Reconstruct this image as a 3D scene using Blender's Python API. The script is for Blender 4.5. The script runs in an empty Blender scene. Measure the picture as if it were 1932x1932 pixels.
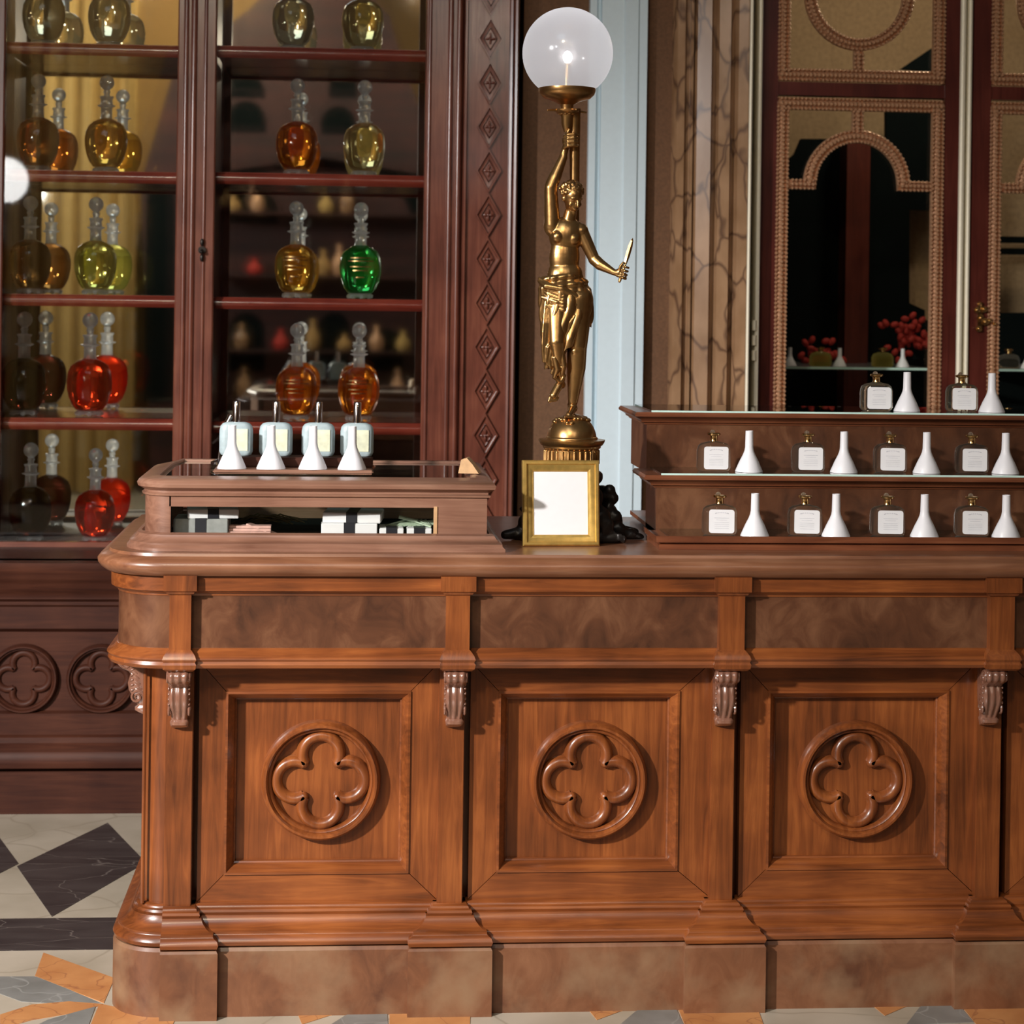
import bpy, bmesh, math, random
from mathutils import Vector, Matrix, Euler
R = math.radians
PI = math.pi
rnd = random.Random(7)
sc = bpy.context.scene
col = sc.collection

# ------------------------------------------------------------------ camera
F = 3675.0
CY, EZ = -4.2, 1.515
YAW, ROLL, HOR = R(4.5), R(0.8), 570.0
cam_d = bpy.data.cameras.new('camera')
cam_d.sensor_width = 36
cam_d.lens = F / 1932 * 36
cam_d.shift_y = -(966 - HOR) / 1932
cam_d.clip_start = 0.05
cam_d.dof.use_dof = True; cam_d.dof.focus_distance = 4.3; cam_d.dof.aperture_fstop = 5.6
cam = bpy.data.objects.new('camera', cam_d)
col.objects.link(cam)
CM = Matrix.Rotation(-YAW, 4, 'Z') @ Matrix.Rotation(PI / 2, 4, 'X') @ Matrix.Rotation(ROLL, 4, 'Z')
cam.matrix_world = Matrix.Translation((0, CY, EZ)) @ CM
sc.camera = cam

def ray(px, py):
    return CM.to_3x3() @ Vector(((px - 966) / F, -(py - HOR) / F, -1))
def at(px, py, Y=0.0):
    d = ray(px, py)
    t = (Y - CY) / d.y
    return Vector((d.x * t, Y, EZ + d.z * t))
def X(px, Y=0.0, py=1200):
    return at(px, py, Y).x
def Z(py, Y=0.0, px=900):
    return at(px, py, Y).z
def atz(px, py, z=0.0):
    d = ray(px, py)
    t = (z - EZ) / d.z
    return Vector((d.x * t, CY + d.y * t, z))

# ------------------------------------------------------------------ light and exposure
w = bpy.data.worlds.new('world'); sc.world = w
w.use_nodes = True
wn = w.node_tree
bg = wn.nodes['Background']
bg.inputs[0].default_value = (0.90, 0.80, 0.74, 1)
bg.inputs[1].default_value = 0.055
vs = sc.view_settings
vs.view_transform = 'Standard'; vs.look = 'None'; vs.gamma = 1; vs.use_curve_mapping = False
vs.exposure = 0.0

def point(name, loc, power, color, rad):
    l = bpy.data.lights.new(name, 'POINT'); l.energy = power; l.color = color; l.shadow_soft_size = rad
    o = bpy.data.objects.new(name, l); col.objects.link(o); o.location = loc
    return o
kl = bpy.data.lights.new('key_spot', 'SPOT'); kl.energy = 1750; kl.color = (1.0, 0.95, 0.92); kl.shadow_soft_size = .10
kl.spot_size = R(55); kl.spot_blend = 1.0
ko = bpy.data.objects.new('key_spot', kl); col.objects.link(ko); ko.location = (-3.2, -3.2, 2.65)
ko.rotation_euler = (Vector((-.75, .1, .58)) - ko.location).to_track_quat('-Z', 'Y').to_euler()
point('warm_fill', (0.9, -5.0, 3.3), 30, (1.0, 0.85, 0.7), 0.08)  # unseen warm fill, added for sparkle on the door carving
for k in range(6): point('glint_light', (-1.5 + .62 * k, -3.9 - .12 * (k % 2), 3.62 + .10 * (k % 3)), 9, (1.0, .95, .88) if k % 2 else (.85, .93, 1.0), .035)  # unseen small lights added to put glints on the decanters
point('far_wall_fill', (-1.2, -5.0, 4.3), 210, (1.0, 0.86, 0.62), 0.15)  # unseen fill added high up to brighten the far curtain and wall
point('cabinet_glint_fill', (-2.9, -4.6, 3.0), 85, (0.92, 0.96, 1.0), 0.07)  # unseen light added for glints on the cabinet glass
def area(name, loc, target, power, color, sx_, sy_):
    l = bpy.data.lights.new(name, 'AREA'); l.shape = 'RECTANGLE'; l.size = sx_; l.size_y = sy_; l.energy = power; l.color = color
    o = bpy.data.objects.new(name, l); col.objects.link(o); o.location = loc
    o.rotation_euler = (Vector(target) - Vector(loc)).to_track_quat('-Z', 'Y').to_euler()
area('cool_fill', (-1.2, -3.4, 4.7), (.2, .3, .6), 20, (0.72, 0.86, 1.0), 1.6, 1.2)  # unseen area light added for a cool sheen on the mouldings

# ------------------------------------------------------------------ materials
def newmat(name):
    m = bpy.data.materials.new(name); m.use_nodes = True
    nt = m.node_tree
    return m, nt, nt.nodes['Principled BSDF']
def lk(nt, a, b): nt.links.new(a, b)
def plain(name, c, rough=0.5, metal=0.0, bump=0.0, bscale=60, var=1.0, **kw):
    m, nt, b = newmat(name)
    b.inputs['Base Color'].default_value = (*c, 1)
    b.inputs['Roughness'].default_value = rough
    b.inputs['Metallic'].default_value = metal
    for k, v in kw.items(): b.inputs[k.replace('_', ' ')].default_value = v
    tc = nt.nodes.new('ShaderNodeTexCoord'); n = nt.nodes.new('ShaderNodeTexNoise')
    lk(nt, tc.outputs['Object'], n.inputs['Vector']); n.inputs['Scale'].default_value = bscale; n.inputs['Detail'].default_value = 4
    mx = nt.nodes.new('ShaderNodeMix'); mx.data_type = 'RGBA'; mx.inputs[0].default_value = 1
    rp = nt.nodes.new('ShaderNodeValToRGB')
    rp.color_ramp.elements[0].color = tuple(x * (1 - .18 * var) for x in c) + (1,); rp.color_ramp.elements[0].position = 0.3
    rp.color_ramp.elements[1].color = (*[min(1, x * (1 + .1 * var)) for x in c], 1); rp.color_ramp.elements[1].position = 0.7
    lk(nt, n.outputs['Fac'], rp.inputs[0]); lk(nt, rp.outputs[0], b.inputs['Base Color'])
    if bump:
        bp = nt.nodes.new('ShaderNodeBump'); bp.inputs['Strength'].default_value = bump; bp.inputs['Distance'].default_value = 0.003
        lk(nt, n.outputs['Fac'], bp.inputs['Height']); lk(nt, bp.outputs[0], b.inputs['Normal'])
    return m
def wood(name, c1, c2, c3, axis='Z', rough=0.34, coat=0.4, worn=None, scale=1.0, cloud=0.5, spec=.5):
    """long streaks along one axis, broad burl clouds, fine pores"""
    m, nt, b = newmat(name)
    tc = nt.nodes.new('ShaderNodeTexCoord'); mp = nt.nodes.new('ShaderNodeMapping')
    s = {'Z': (26, 26, 1.6), 'X': (1.6, 26, 26), 'B': (7, 7, 5)}[axis]
    mp.inputs['Scale'].default_value = [q * scale for q in s]
    lk(nt, tc.outputs['Object'], mp.inputs[0])
    n1 = nt.nodes.new('ShaderNodeTexNoise'); n1.inputs['Scale'].default_value = 2.0; n1.inputs['Detail'].default_value = 7
    n1.inputs['Distortion'].default_value = 1.2; n1.inputs['Roughness'].default_value = 0.62
    lk(nt, mp.outputs[0], n1.inputs['Vector'])
    n2 = nt.nodes.new('ShaderNodeTexNoise'); n2.inputs['Scale'].default_value = 5.0; n2.inputs['Detail'].default_value = 3
    lk(nt, tc.outputs['Object'], n2.inputs['Vector'])
    ad = nt.nodes.new('ShaderNodeMix'); ad.data_type = 'FLOAT'; ad.inputs[0].default_value = cloud
    lk(nt, n1.outputs['Fac'], ad.inputs[2]); lk(nt, n2.outputs['Fac'], ad.inputs[3])
    rp = nt.nodes.new('ShaderNodeValToRGB'); e = rp.color_ramp.elements
    e[0].position = 0.33; e[0].color = (*c1, 1); e[1].position = 0.66; e[1].color = (*c3, 1)
    q = e.new(0.5); q.color = (*c2, 1)
    lk(nt, ad.outputs[0], rp.inputs[0])
    out = rp.outputs[0]
    if worn:
        n3 = nt.nodes.new('ShaderNodeTexNoise'); n3.inputs['Scale'].default_value = 9; n3.inputs['Detail'].default_value = 6
        lk(nt, tc.outputs['Object'], n3.inputs['Vector'])
        r3 = nt.nodes.new('ShaderNodeValToRGB'); r3.color_ramp.elements[0].position = 0.45; r3.color_ramp.elements[1].position = 0.75
        lk(nt, n3.outputs['Fac'], r3.inputs[0])
        mx = nt.nodes.new('ShaderNodeMix'); mx.data_type = 'RGBA'
        lk(nt, r3.outputs[0], mx.inputs[0]); lk(nt, out, mx.inputs[6]); mx.inputs[7].default_value = (*worn, 1)
        out = mx.outputs[2]
    lk(nt, out, b.inputs['Base Color'])
    b.inputs['Roughness'].default_value = rough
    b.inputs['Specular IOR Level'].default_value = spec
    b.inputs['Coat Weight'].default_value = coat; b.inputs['Coat Roughness'].default_value = 0.18
    bp = nt.nodes.new('ShaderNodeBump'); bp.inputs['Strength'].default_value = 0.12; bp.inputs['Distance'].default_value = 0.002
    lk(nt, n1.outputs['Fac'], bp.inputs['Height']); lk(nt, bp.outputs[0], b.inputs['Normal'])
    return m
def liquid(name, c, cloudy=.15):
    m = glass(name, c, 0, 1.38); nt = m.node_tree
    b = nt.nodes['Principled BSDF']; o = nt.nodes['Material Output']
    mx = nt.nodes.new('ShaderNodeMixShader'); mx.inputs[0].default_value = cloudy
    t = nt.nodes.new('ShaderNodeBsdfTranslucent'); t.inputs[0].default_value = (*[min(1, x * 1.1) for x in c], 1)
    lk(nt, b.outputs[0], mx.inputs[1]); lk(nt, t.outputs[0], mx.inputs[2]); lk(nt, mx.outputs[0], o.inputs[0])
    return m
def glass(name, c, rough=0.0, ior=1.45):
    m, nt, b = newmat(name)
    b.inputs['Base Color'].default_value = (*c, 1)
    b.inputs['Transmission Weight'].default_value = 1
    b.inputs['Roughness'].default_value = rough; b.inputs['IOR'].default_value = ior
    tc = nt.nodes.new('ShaderNodeTexCoord'); n = nt.nodes.new('ShaderNodeTexNoise'); n.inputs['Scale'].default_value = 45
    lk(nt, tc.outputs['Object'], n.inputs['Vector'])
    bp = nt.nodes.new('ShaderNodeBump'); bp.inputs['Strength'].default_value = 0.25; bp.inputs['Distance'].default_value = 0.004
    lk(nt, n.outputs['Fac'], bp.inputs['Height']); lk(nt, bp.outputs[0], b.inputs['Normal'])
    return m
def pane_mat(name, tint=(0.96, 0.97, 0.96), refl=1.0):
    m = bpy.data.materials.new(name); m.use_nodes = True; nt = m.node_tree; nt.nodes.clear()
    o = nt.nodes.new('ShaderNodeOutputMaterial'); mx = nt.nodes.new('ShaderNodeMixShader')
    t = nt.nodes.new('ShaderNodeBsdfTransparent'); t.inputs[0].default_value = (*tint, 1)
    g = nt.nodes.new('ShaderNodeBsdfGlossy'); g.inputs['Roughness'].default_value = 0.02
    lw = nt.nodes.new('ShaderNodeLayerWeight'); pw_ = nt.nodes.new('ShaderNodeMath'); pw_.operation = 'POWER'; pw_.inputs[1].default_value = 4.5
    lk(nt, lw.outputs['Facing'], pw_.inputs[0])
    fr = nt.nodes.new('ShaderNodeMath'); fr.operation = 'MULTIPLY_ADD'; fr.inputs[1].default_value = .9; fr.inputs[2].default_value = .04; lk(nt, pw_.outputs[0], fr.inputs[0])
    ml = nt.nodes.new('ShaderNodeMath'); ml.operation = 'MULTIPLY'; ml.inputs[1].default_value = refl
    lk(nt, fr.outputs[0], ml.inputs[0]); lk(nt, ml.outputs[0], mx.inputs[0])
    lk(nt, t.outputs[0], mx.inputs[1]); lk(nt, g.outputs[0], mx.inputs[2]); lk(nt, mx.outputs[0], o.inputs[0])
    return m
def marble(name, c1, c2, vein, scale=3.0, rough=0.25, vw=0.03, stretch=(1, 1, 1)):
    m, nt, b = newmat(name)
    tc = nt.nodes.new('ShaderNodeTexCoord'); mp = nt.nodes.new('ShaderNodeMapping'); mp.inputs['Scale'].default_value = stretch
    lk(nt, tc.outputs['Object'], mp.inputs[0])
    n = nt.nodes.new('ShaderNodeTexNoise'); n.inputs['Scale'].default_value = scale * 2; n.inputs['Detail'].default_value = 5
    lk(nt, mp.outputs[0], n.inputs['Vector'])
    rp = nt.nodes.new('ShaderNodeValToRGB'); rp.color_ramp.elements[0].color = (*c1, 1); rp.color_ramp.elements[1].color = (*c2, 1)
    rp.color_ramp.elements[0].position = .35; rp.color_ramp.elements[1].position = .65
    lk(nt, n.outputs['Fac'], rp.inputs[0])
    # veins: warped cell borders
    ws = nt.nodes.new('ShaderNodeMix'); ws.data_type = 'VECTOR'; ws.inputs[0].default_value = 0.25
    n2 = nt.nodes.new('ShaderNodeTexNoise'); n2.inputs['Scale'].default_value = scale; n2.inputs['Detail'].default_value = 3
    lk(nt, mp.outputs[0], n2.inputs['Vector'])
    lk(nt, mp.outputs[0], ws.inputs[4]); lk(nt, n2.outputs['Color'], ws.inputs[5])
    v = nt.nodes.new('ShaderNodeTexVoronoi'); v.feature = 'DISTANCE_TO_EDGE'; v.inputs['Scale'].default_value = scale * 2.2
    lk(nt, ws.outputs[1], v.inputs['Vector'])
    r2 = nt.nodes.new('ShaderNodeValToRGB'); r2.color_ramp.elements[0].position = 0.0; r2.color_ramp.elements[1].position = vw
    r2.color_ramp.elements[0].color = (0.75, 0.75, 0.75, 1); r2.color_ramp.elements[1].color = (0, 0, 0, 1)
    lk(nt, v.outputs['Distance'], r2.inputs[0])
    mx = nt.nodes.new('ShaderNodeMix'); mx.data_type = 'RGBA'
    lk(nt, r2.outputs[0], mx.inputs[0]); lk(nt, rp.outputs[0], mx.inputs[6]); mx.inputs[7].default_value = (*vein, 1)
    lk(nt, mx.outputs[2], b.inputs['Base Color']); b.inputs['Roughness'].default_value = rough
    return m

WAL = ((.078, .021, .006), (.195, .053, .013), (.33, .10, .024))
M = {}
M['walnut_v'] = wood('walnut_vertical', *WAL, axis='Z')
M['walnut_h'] = wood('walnut_horizontal', *WAL, axis='X')
M['burl'] = wood('walnut_burl', (.045, .018, .010), (.105, .040, .019), (.185, .082, .040), axis='B', rough=.3, cloud=.45)
M['walnut_top'] = wood('walnut_top', (.12, .042, .020), (.21, .085, .040), (.30, .14, .075), axis='X', rough=.36, coat=.3)
M['plinth'] = wood('walnut_scuffed', (.10, .036, .016), (.18, .070, .030), (.25, .11, .052), axis='B', rough=.5, coat=.08, worn=(.26, .155, .085))
M['carved'] = wood('carved_walnut', (.12, .055, .035), (.22, .10, .065), (.32, .16, .10), axis='Z', rough=.2, coat=1.0)
M['case'] = wood('case_walnut', (.13, .055, .032), (.22, .105, .066), (.30, .16, .105), axis='X', rough=.4, coat=.3)
MAH = ((.075, .022, .014), (.145, .043, .026), (.22, .074, .043))
M['mahog_v'] = wood('mahogany_vertical', *MAH, axis='Z', rough=.26, coat=.5)
M['mahog_h'] = wood('mahogany_horizontal', *MAH, axis='X', rough=.26, coat=.5)
M['mahog_shelf'] = wood('mahogany_shelf', (.10, .014, .010), (.19, .03, .018), (.27, .05, .03), axis='X', rough=.16, coat=.8)
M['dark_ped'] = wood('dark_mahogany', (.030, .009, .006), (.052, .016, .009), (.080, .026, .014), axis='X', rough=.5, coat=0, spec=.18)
M['tier'] = wood('tier_wood', (.10, .03, .014), (.19, .06, .026), (.28, .10, .045), axis='X', rough=.33, coat=.4)
M['door_red'] = wood('door_mahogany', (.055, .010, .008), (.095, .018, .012), (.14, .03, .02), axis='Z', rough=.3, coat=.3)
M['tracery'] = plain('gilded_carving', (.66, .37, .21), .30, .35, bump=.6, bscale=200, var=2.2)
M['brass'] = plain('brass', (.80, .52, .22), .2, 1.0, bump=.1)
M['bronze'] = plain('gilt_bronze', (.52, .30, .115), .28, .95, bump=.12, bscale=40)
M['palebrass'] = plain('pale_polished_brass', (.95, .88, .70), .38, .1, var=.2)
M['glassedge'] = plain('green_glass_edge', (.62, .86, .78), .2, 0, var=.3)
M['pane_door'] = None
M['tanreflection'] = plain('tan_wall_reflection', (.40, .27, .15), .9)  # tan of the wall reflections in the door panes
M['farred'] = wood('far_mahogany', (.012, .004, .004), (.032, .007, .006), (.065, .014, .010), axis='X', rough=.6, coat=0, scale=.12, cloud=.3)
M['blackmetal'] = plain('black_cast_metal', (.018, .014, .012), .38, .4, bump=.6, bscale=50)
M['giltframe'] = plain('gilt_frame', (.72, .47, .13), .32, .75, bump=.15)
M['paper'] = plain('white_paper', (.82, .82, .84), .7, var=.08)
M['ink'] = plain('grey_ink', (.45, .46, .52), .7)
M['plastic'] = plain('white_plastic', (.84, .84, .88), .35, 0, var=.05, Subsurface_Weight=0.0)
M['chrome'] = plain('chrome', (.85, .85, .88), .12, 1.0)
M['frost'] = plain('frosted_glass', (.46, .57, .60), .45, 0, Transmission_Weight=.25)
M['pale_label'] = plain('pale_label', (.66, .68, .50), .6)
M['blackribbon'] = plain('black_ribbon', (.012, .012, .018), .5)
M['boxgrey'] = plain('grey_box', (.30, .31, .30), .6)
M['pinkcard'] = plain('pink_card', (.65, .40, .34), .6)
M['greenstem'] = plain('pale_green', (.42, .52, .38), .6)
M['twig'] = plain('dry_twig', (.12, .09, .035), .8)
M['brownwall'] = plain('brown_wall', (.155, .075, .036), .85, bump=.2, bscale=120)
M['whitepaint'] = plain('pale_blue_white_paint', (.66, .79, .86), .5, var=.12)
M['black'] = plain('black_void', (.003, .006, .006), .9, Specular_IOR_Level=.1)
M['tanwall'] = plain('tan_wall', (.40, .235, .085), .9)
M['curtain'] = plain('gold_curtain', (.46, .30, .10), .8)
M['red_flower'] = plain('red_petals', (.45, .03, .02), .7)
M['wedge'] = plain('pale_wood_wedge', (.55, .33, .16), .6)
M['iron'] = plain('dark_iron', (.03, .025, .022), .35, .8)
M['marblecol'] = marble('tan_marble', (.29, .16, .08), (.43, .255, .14), (.06, .025, .018), 3.6, .22, .06, (1.6, 1, .8))
M['m_white'] = marble('white_marble', (.38, .33, .25), (.50, .44, .35), (.32, .27, .20), 2.0, .3, .02)
M['m_black'] = marble('dark_marble', (.032, .026, .026), (.055, .046, .044), (.20, .17, .15), 2.2, .3, .010, (1, 3, 1))
M['m_orange'] = marble('orange_marble', (.46, .19, .065), (.58, .27, .10), (.30, .11, .05), 5, .35, .02)
M['m_grey'] = marble('grey_marble', (.17, .17, .155), (.25, .25, .235), (.34, .34, .32), 4, .3, .02)
M['clear'] = liquid('clear_glass', (.90, .97, 1.0), .34)
M['clear_warm'] = liquid('clear_warm_glass', (.95, .95, .86), .12)
M['pane'] = pane_mat('window_glass')
M['pane_door'] = pane_mat('door_glass', (.95, .96, .94), .35)
M['pane_top'] = pane_mat('glass_sheet', (.80, .92, .86), 1.4)
mm, nt, b = newmat('mirror'); b.inputs['Base Color'].default_value = (.78, .76, .70, 1); b.inputs['Metallic'].default_value = 1; b.inputs['Roughness'].default_value = .03
M['mirror'] = mm
def emis(name, c, s):
    m, nt, b = newmat(name)
    b.inputs['Emission Color'].default_value = (*c, 1); b.inputs['Emission Strength'].default_value = s
    b.inputs['Base Color'].default_value = (*c, 1)
    return m
M['bulb'] = emis('lit_bulb', (1, .93, .88), 9)
M['farlamp'] = emis('lit_globe', (1, .97, .95), 14)
# frosted globe: light scatters through the wall, a little is seen straight through
gm = bpy.data.materials.new('opal_globe'); gm.use_nodes = True; nt = gm.node_tree; nt.nodes.clear()
o_ = nt.nodes.new('ShaderNodeOutputMaterial'); m1 = nt.nodes.new('ShaderNodeMixShader'); m2 = nt.nodes.new('ShaderNodeMixShader')
tl = nt.nodes.new('ShaderNodeBsdfTranslucent'); tl.inputs[0].default_value = (.80, .83, .88, 1)
tr = nt.nodes.new('ShaderNodeBsdfTransparent'); gl = nt.nodes.new('ShaderNodeBsdfGlossy'); gl.inputs['Roughness'].default_value = .15
m1.inputs[0].default_value = .42; m2.inputs[0].default_value = .05
lk(nt, tl.outputs[0], m1.inputs[1]); lk(nt, tr.outputs[0], m1.inputs[2]); lk(nt, m1.outputs[0], m2.inputs[1]); lk(nt, gl.outputs[0], m2.inputs[2]); lk(nt, m2.outputs[0], o_.inputs[0])
M['globe'] = gm

# ------------------------------------------------------------------ mesh builder
ORG = {}
class MB:
    def __init__(s): s.v = []; s.f = []; s.m = []
    def add(s, vs, fs, mi=0):
        k = len(s.v); s.v += [Vector(v) for v in vs]
        s.f += [[i + k for i in f] for f in fs]; s.m += [mi] * len(fs)
        return s
    def box(s, x0, x1, y0, y1, z0, z1, mi=0, bev=0):
        if x0 > x1: x0, x1 = x1, x0
        if y0 > y1: y0, y1 = y1, y0
        if z0 > z1: z0, z1 = z1, z0
        if bev:
            bev = min(bev, (x1 - x0) * .45, (y1 - y0) * .45, (z1 - z0) * .45)
            bm = bmesh.new(); bmesh.ops.create_cube(bm, size=1)
            for v in bm.verts:
                v.co = Vector(((x0 + x1) / 2 + v.co.x * (x1 - x0), (y0 + y1) / 2 + v.co.y * (y1 - y0), (z0 + z1) / 2 + v.co.z * (z1 - z0)))
            bmesh.ops.bevel(bm, geom=bm.edges[:], offset=bev, segments=2, affect='EDGES')
            bm.verts.index_update()
            s.add([v.co.copy() for v in bm.verts], [[v.index for v in f.verts] for f in bm.faces], mi); bm.free()
            return s
        v = [(x, y, z) for x in (x0, x1) for y in (y0, y1) for z in (z0, z1)]
        return s.add(v, [(0, 1, 3, 2), (4, 6, 7, 5), (0, 4, 5, 1), (2, 3, 7, 6), (0, 2, 6, 4), (1, 5, 7, 3)], mi)
    def grid(s, rows, closed_u=False, closed_v=False, caps=False, mi=0):
        n = len(rows[0]); k = len(s.v)
        for r in rows: s.v += [Vector(p) for p in r]
        R_ = len(rows)
        for i in range(R_ if closed_v else R_ - 1):
            for j in range(n if closed_u else n - 1):
                a = k + i * n + j; b_ = k + i * n + (j + 1) % n
                c = k + ((i + 1) % R_) * n + (j + 1) % n; d = k + ((i + 1) % R_) * n + j
                s.f.append([a, b_, c, d]); s.m.append(mi)
        if caps:
            s.f.append([k + j for j in range(n)][::-1]); s.m.append(mi)
            s.f.append([k + (R_ - 1) * n + j for j in range(n)]); s.m.append(mi)
        return s
    def lathe(s, prof, c=(0, 0, 0), n=24, axis='Z', mi=0, caps=True, ph=0.0, mod=None):
        rows = []
        for r, z in prof:
            row = []
            for j in range(n):
                a = 2 * PI * j / n + ph
                rr = r * (mod(a, z) if mod else 1)
                p = (rr * math.cos(a), rr * math.sin(a), z)
                if axis == 'Y': p = (p[0], z, p[1])
                if axis == 'X': p = (z, p[0], p[1])
                row.append((p[0] + c[0], p[1] + c[1], p[2] + c[2]))
            rows.append(row)
        return s.grid(rows, closed_u=True, caps=caps, mi=mi)
    hires = False
    def ell(s, c, r, rot=None, nu=14, nv=9, mi=0):
        if s.hires: nu, nv = 32, 20
        if not hasattr(r, '__len__'): r = (r, r, r)
        vs = []; rows = []
        c = Vector(c)
        def P(a, b_):
            p = Vector((r[0] * math.cos(a) * math.cos(b_), r[1] * math.sin(a) * math.cos(b_), r[2] * math.sin(b_)))
            if rot is not None: p = rot @ p
            return c + p
        for i in range(1, nv):
            b_ = -PI / 2 + PI * i / nv
            rows.append([P(2 * PI * j / nu, b_) for j in range(nu)])
        k = len(s.v)
        s.grid(rows, closed_u=True, mi=mi)
        s.v += [P(0, -PI / 2), P(0, PI / 2)]
        lo, hi = len(s.v) - 2, len(s.v) - 1
        for j in range(nu):
            s.f.append([lo, k + (j + 1) % nu, k + j]); s.m.append(mi)
            t = k + (nv - 2) * nu
            s.f.append([hi, t + j, t + (j + 1) % nu]); s.m.append(mi)
        return s
    def tube(s, pts, rad, n=8, mi=0, caps=True, closed=False):
        pts = [Vector(p) for p in pts]
        if not hasattr(rad, '__len__'): rad = [rad] * len(pts)
        rows = []; up = None
        N = len(pts)
        for i, p in enumerate(pts):
            a = pts[(i - 1) % N] if (i or closed) else p
            b_ = pts[(i + 1) % N] if (i < N - 1 or closed) else p
            t = (b_ - a).normalized()
            if up is None:
                up = Vector((0, 1, 0)) if abs(t.y) < .9 else Vector((1, 0, 0))
            u = (up - t * up.dot(t)).normalized(); up = u
            v = t.cross(u)
            rows.append([p + (u * math.cos(2 * PI * j / n) + v * math.sin(2 * PI * j / n)) * rad[i] for j in range(n)])
        return s.grid(rows, closed_u=True, closed_v=closed, caps=caps and not closed, mi=mi)
    def cap(s, a, b_, ra, rb, n=10):
        """tapered capsule"""
        a = Vector(a); b_ = Vector(b_)
        if s.hires: n = 28
        s.tube([a, b_], [ra, rb], n); s.ell(a, ra, nu=10, nv=7); s.ell(b_, rb, nu=10, nv=7)
        return s
    def prism(s, poly, y0, y1, mi=0, plane='XZ'):
        n = len(poly)
        if plane == 'XZ': a = [(p[0], y0, p[1]) for p in poly]; b_ = [(p[0], y1, p[1]) for p in poly]
        elif plane == 'XY': a = [(p[0], p[1], y0) for p in poly]; b_ = [(p[0], p[1], y1) for p in poly]
        else: a = [(y0, p[0], p[1]) for p in poly]; b_ = [(y1, p[0], p[1]) for p in poly]
        return s.grid([a, b_], closed_u=True, caps=True, mi=mi)
    def sweep(s, prof, stations, mi=0, closed=True, caps=True):
        """prof = (offset, z) outline; stations = (bx, by, nx, ny)"""
        rows = []
        for bx, by, nx, ny in stations:
            rows.append([(bx + nx * d, by + ny * d, z) for d, z in prof])
        return s.grid(rows, closed_u=closed, caps=caps, mi=mi)
    def frame(s, x0, x1, z0, z1, prof, mi=0):
        """rectangular picture-frame moulding; prof = (inset, y)"""
        rows = []
        for cx, cz, sx, sz in ((x0, z0, 1, 1), (x1, z0, -1, 1), (x1, z1, -1, -1), (x0, z1, 1, -1)):
            rows.append([(cx + sx * i, y, cz + sz * i) for i, y in prof])
        return s.grid(rows, closed_u=True, closed_v=True, mi=mi)
    def build(s, name, mats, parent=None, smooth=True, ang=32, origin=None, local=False):
        me = bpy.data.meshes.new(name)
        if origin is not None: o0 = Vector(origin)
        else: o0 = ORG.get(parent.name, Vector((0, 0, 0))) if parent else Vector((0, 0, 0))
        if local: o0 = Vector((0, 0, 0))
        me.from_pydata([tuple(v - o0) for v in s.v], [], s.f)
        if not isinstance(mats, (list, tuple)): mats = [mats]
        for m in mats: me.materials.append(M[m] if isinstance(m, str) else m)
        me.polygons.foreach_set('material_index', s.m)
        bm = bmesh.new(); bm.from_mesh(me)
        bmesh.ops.recalc_face_normals(bm, faces=bm.faces[:]); bm.to_mesh(me); bm.free()
        if smooth:
            me.polygons.foreach_set('use_smooth', [True] * len(me.polygons)); me.set_sharp_from_angle(angle=R(ang))
        me.update()
        o = bpy.data.objects.new(name, me); col.objects.link(o)
        if parent: o.parent = parent
        if parent is None and origin is not None: o.location = o0
        ORG[o.name] = o0
        return o
def tag(o, label=None, cat=None, group=None, kind=None):
    if label: o['label'] = label
    if cat: o['category'] = cat
    if group: o['group'] = group
    if kind: o['kind'] = kind
    return o
def thing(name, loc, label, cat, group=None, rz=0):
    o = bpy.data.objects.new(name, None); col.objects.link(o); o.location = loc; o.empty_display_size = .05
    o.rotation_euler = (0, 0, rz)
    ORG[o.name] = Vector(loc)
    return tag(o, label, cat, group)
def struct(mb, name, mat, **k):
    o = mb.build(name, mat, **k); o['kind'] = 'structure'; return o
def copy_tree(o, parent=None):
    c = o.copy(); col.objects.link(c)
    if parent: c.parent = parent
    for ch in list(o.children): copy_tree(ch, c)
    return c
def dup(o, loc, label, group=None, rz=None):
    c = copy_tree(o); c.location = loc; c['label'] = label
    if group: c['group'] = group
    if rz is not None: c.rotation_euler = (0, 0, rz)
    return c
def remeshed(name, mb, mat, parent, voxel, smooth_it=2, local=False):
    o = mb.build(name, mat, parent, local=local)
    md = o.modifiers.new('r', 'REMESH'); md.mode = 'VOXEL'; md.voxel_size = voxel
    sm = o.modifiers.new('s', 'SMOOTH'); sm.iterations = smooth_it; sm.factor = .5
    dg = bpy.context.evaluated_depsgraph_get()
    me = bpy.data.meshes.new_from_object(o.evaluated_get(dg))
    o.modifiers.clear(); o.data = me
    me.polygons.foreach_set('use_smooth', [True] * len(me.polygons))
    if not me.materials: me.materials.append(M[mat])
    return o

def arcst(cx, cy, r, a0, a1, n):
    return [(cx + 0 * r, cy, math.cos(a0 + (a1 - a0) * i / n), math.sin(a0 + (a1 - a0) * i / n)) for i in range(n + 1)]

# ================================================================== SETTING
# floor: base slab of white marble with inlaid stones
YB = 1.58         # plinth of the back cabinet
fl = MB(); fl.box(-5, 5.5, -7.0, 2.6, -.05, 0)
def inlay(pts, mi, h=.0012):
    fl.prism([(p[0], p[1]) for p in pts], -.002, h, mi, plane='XY')
def pz(px, py): return atz(px, py).xy
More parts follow.
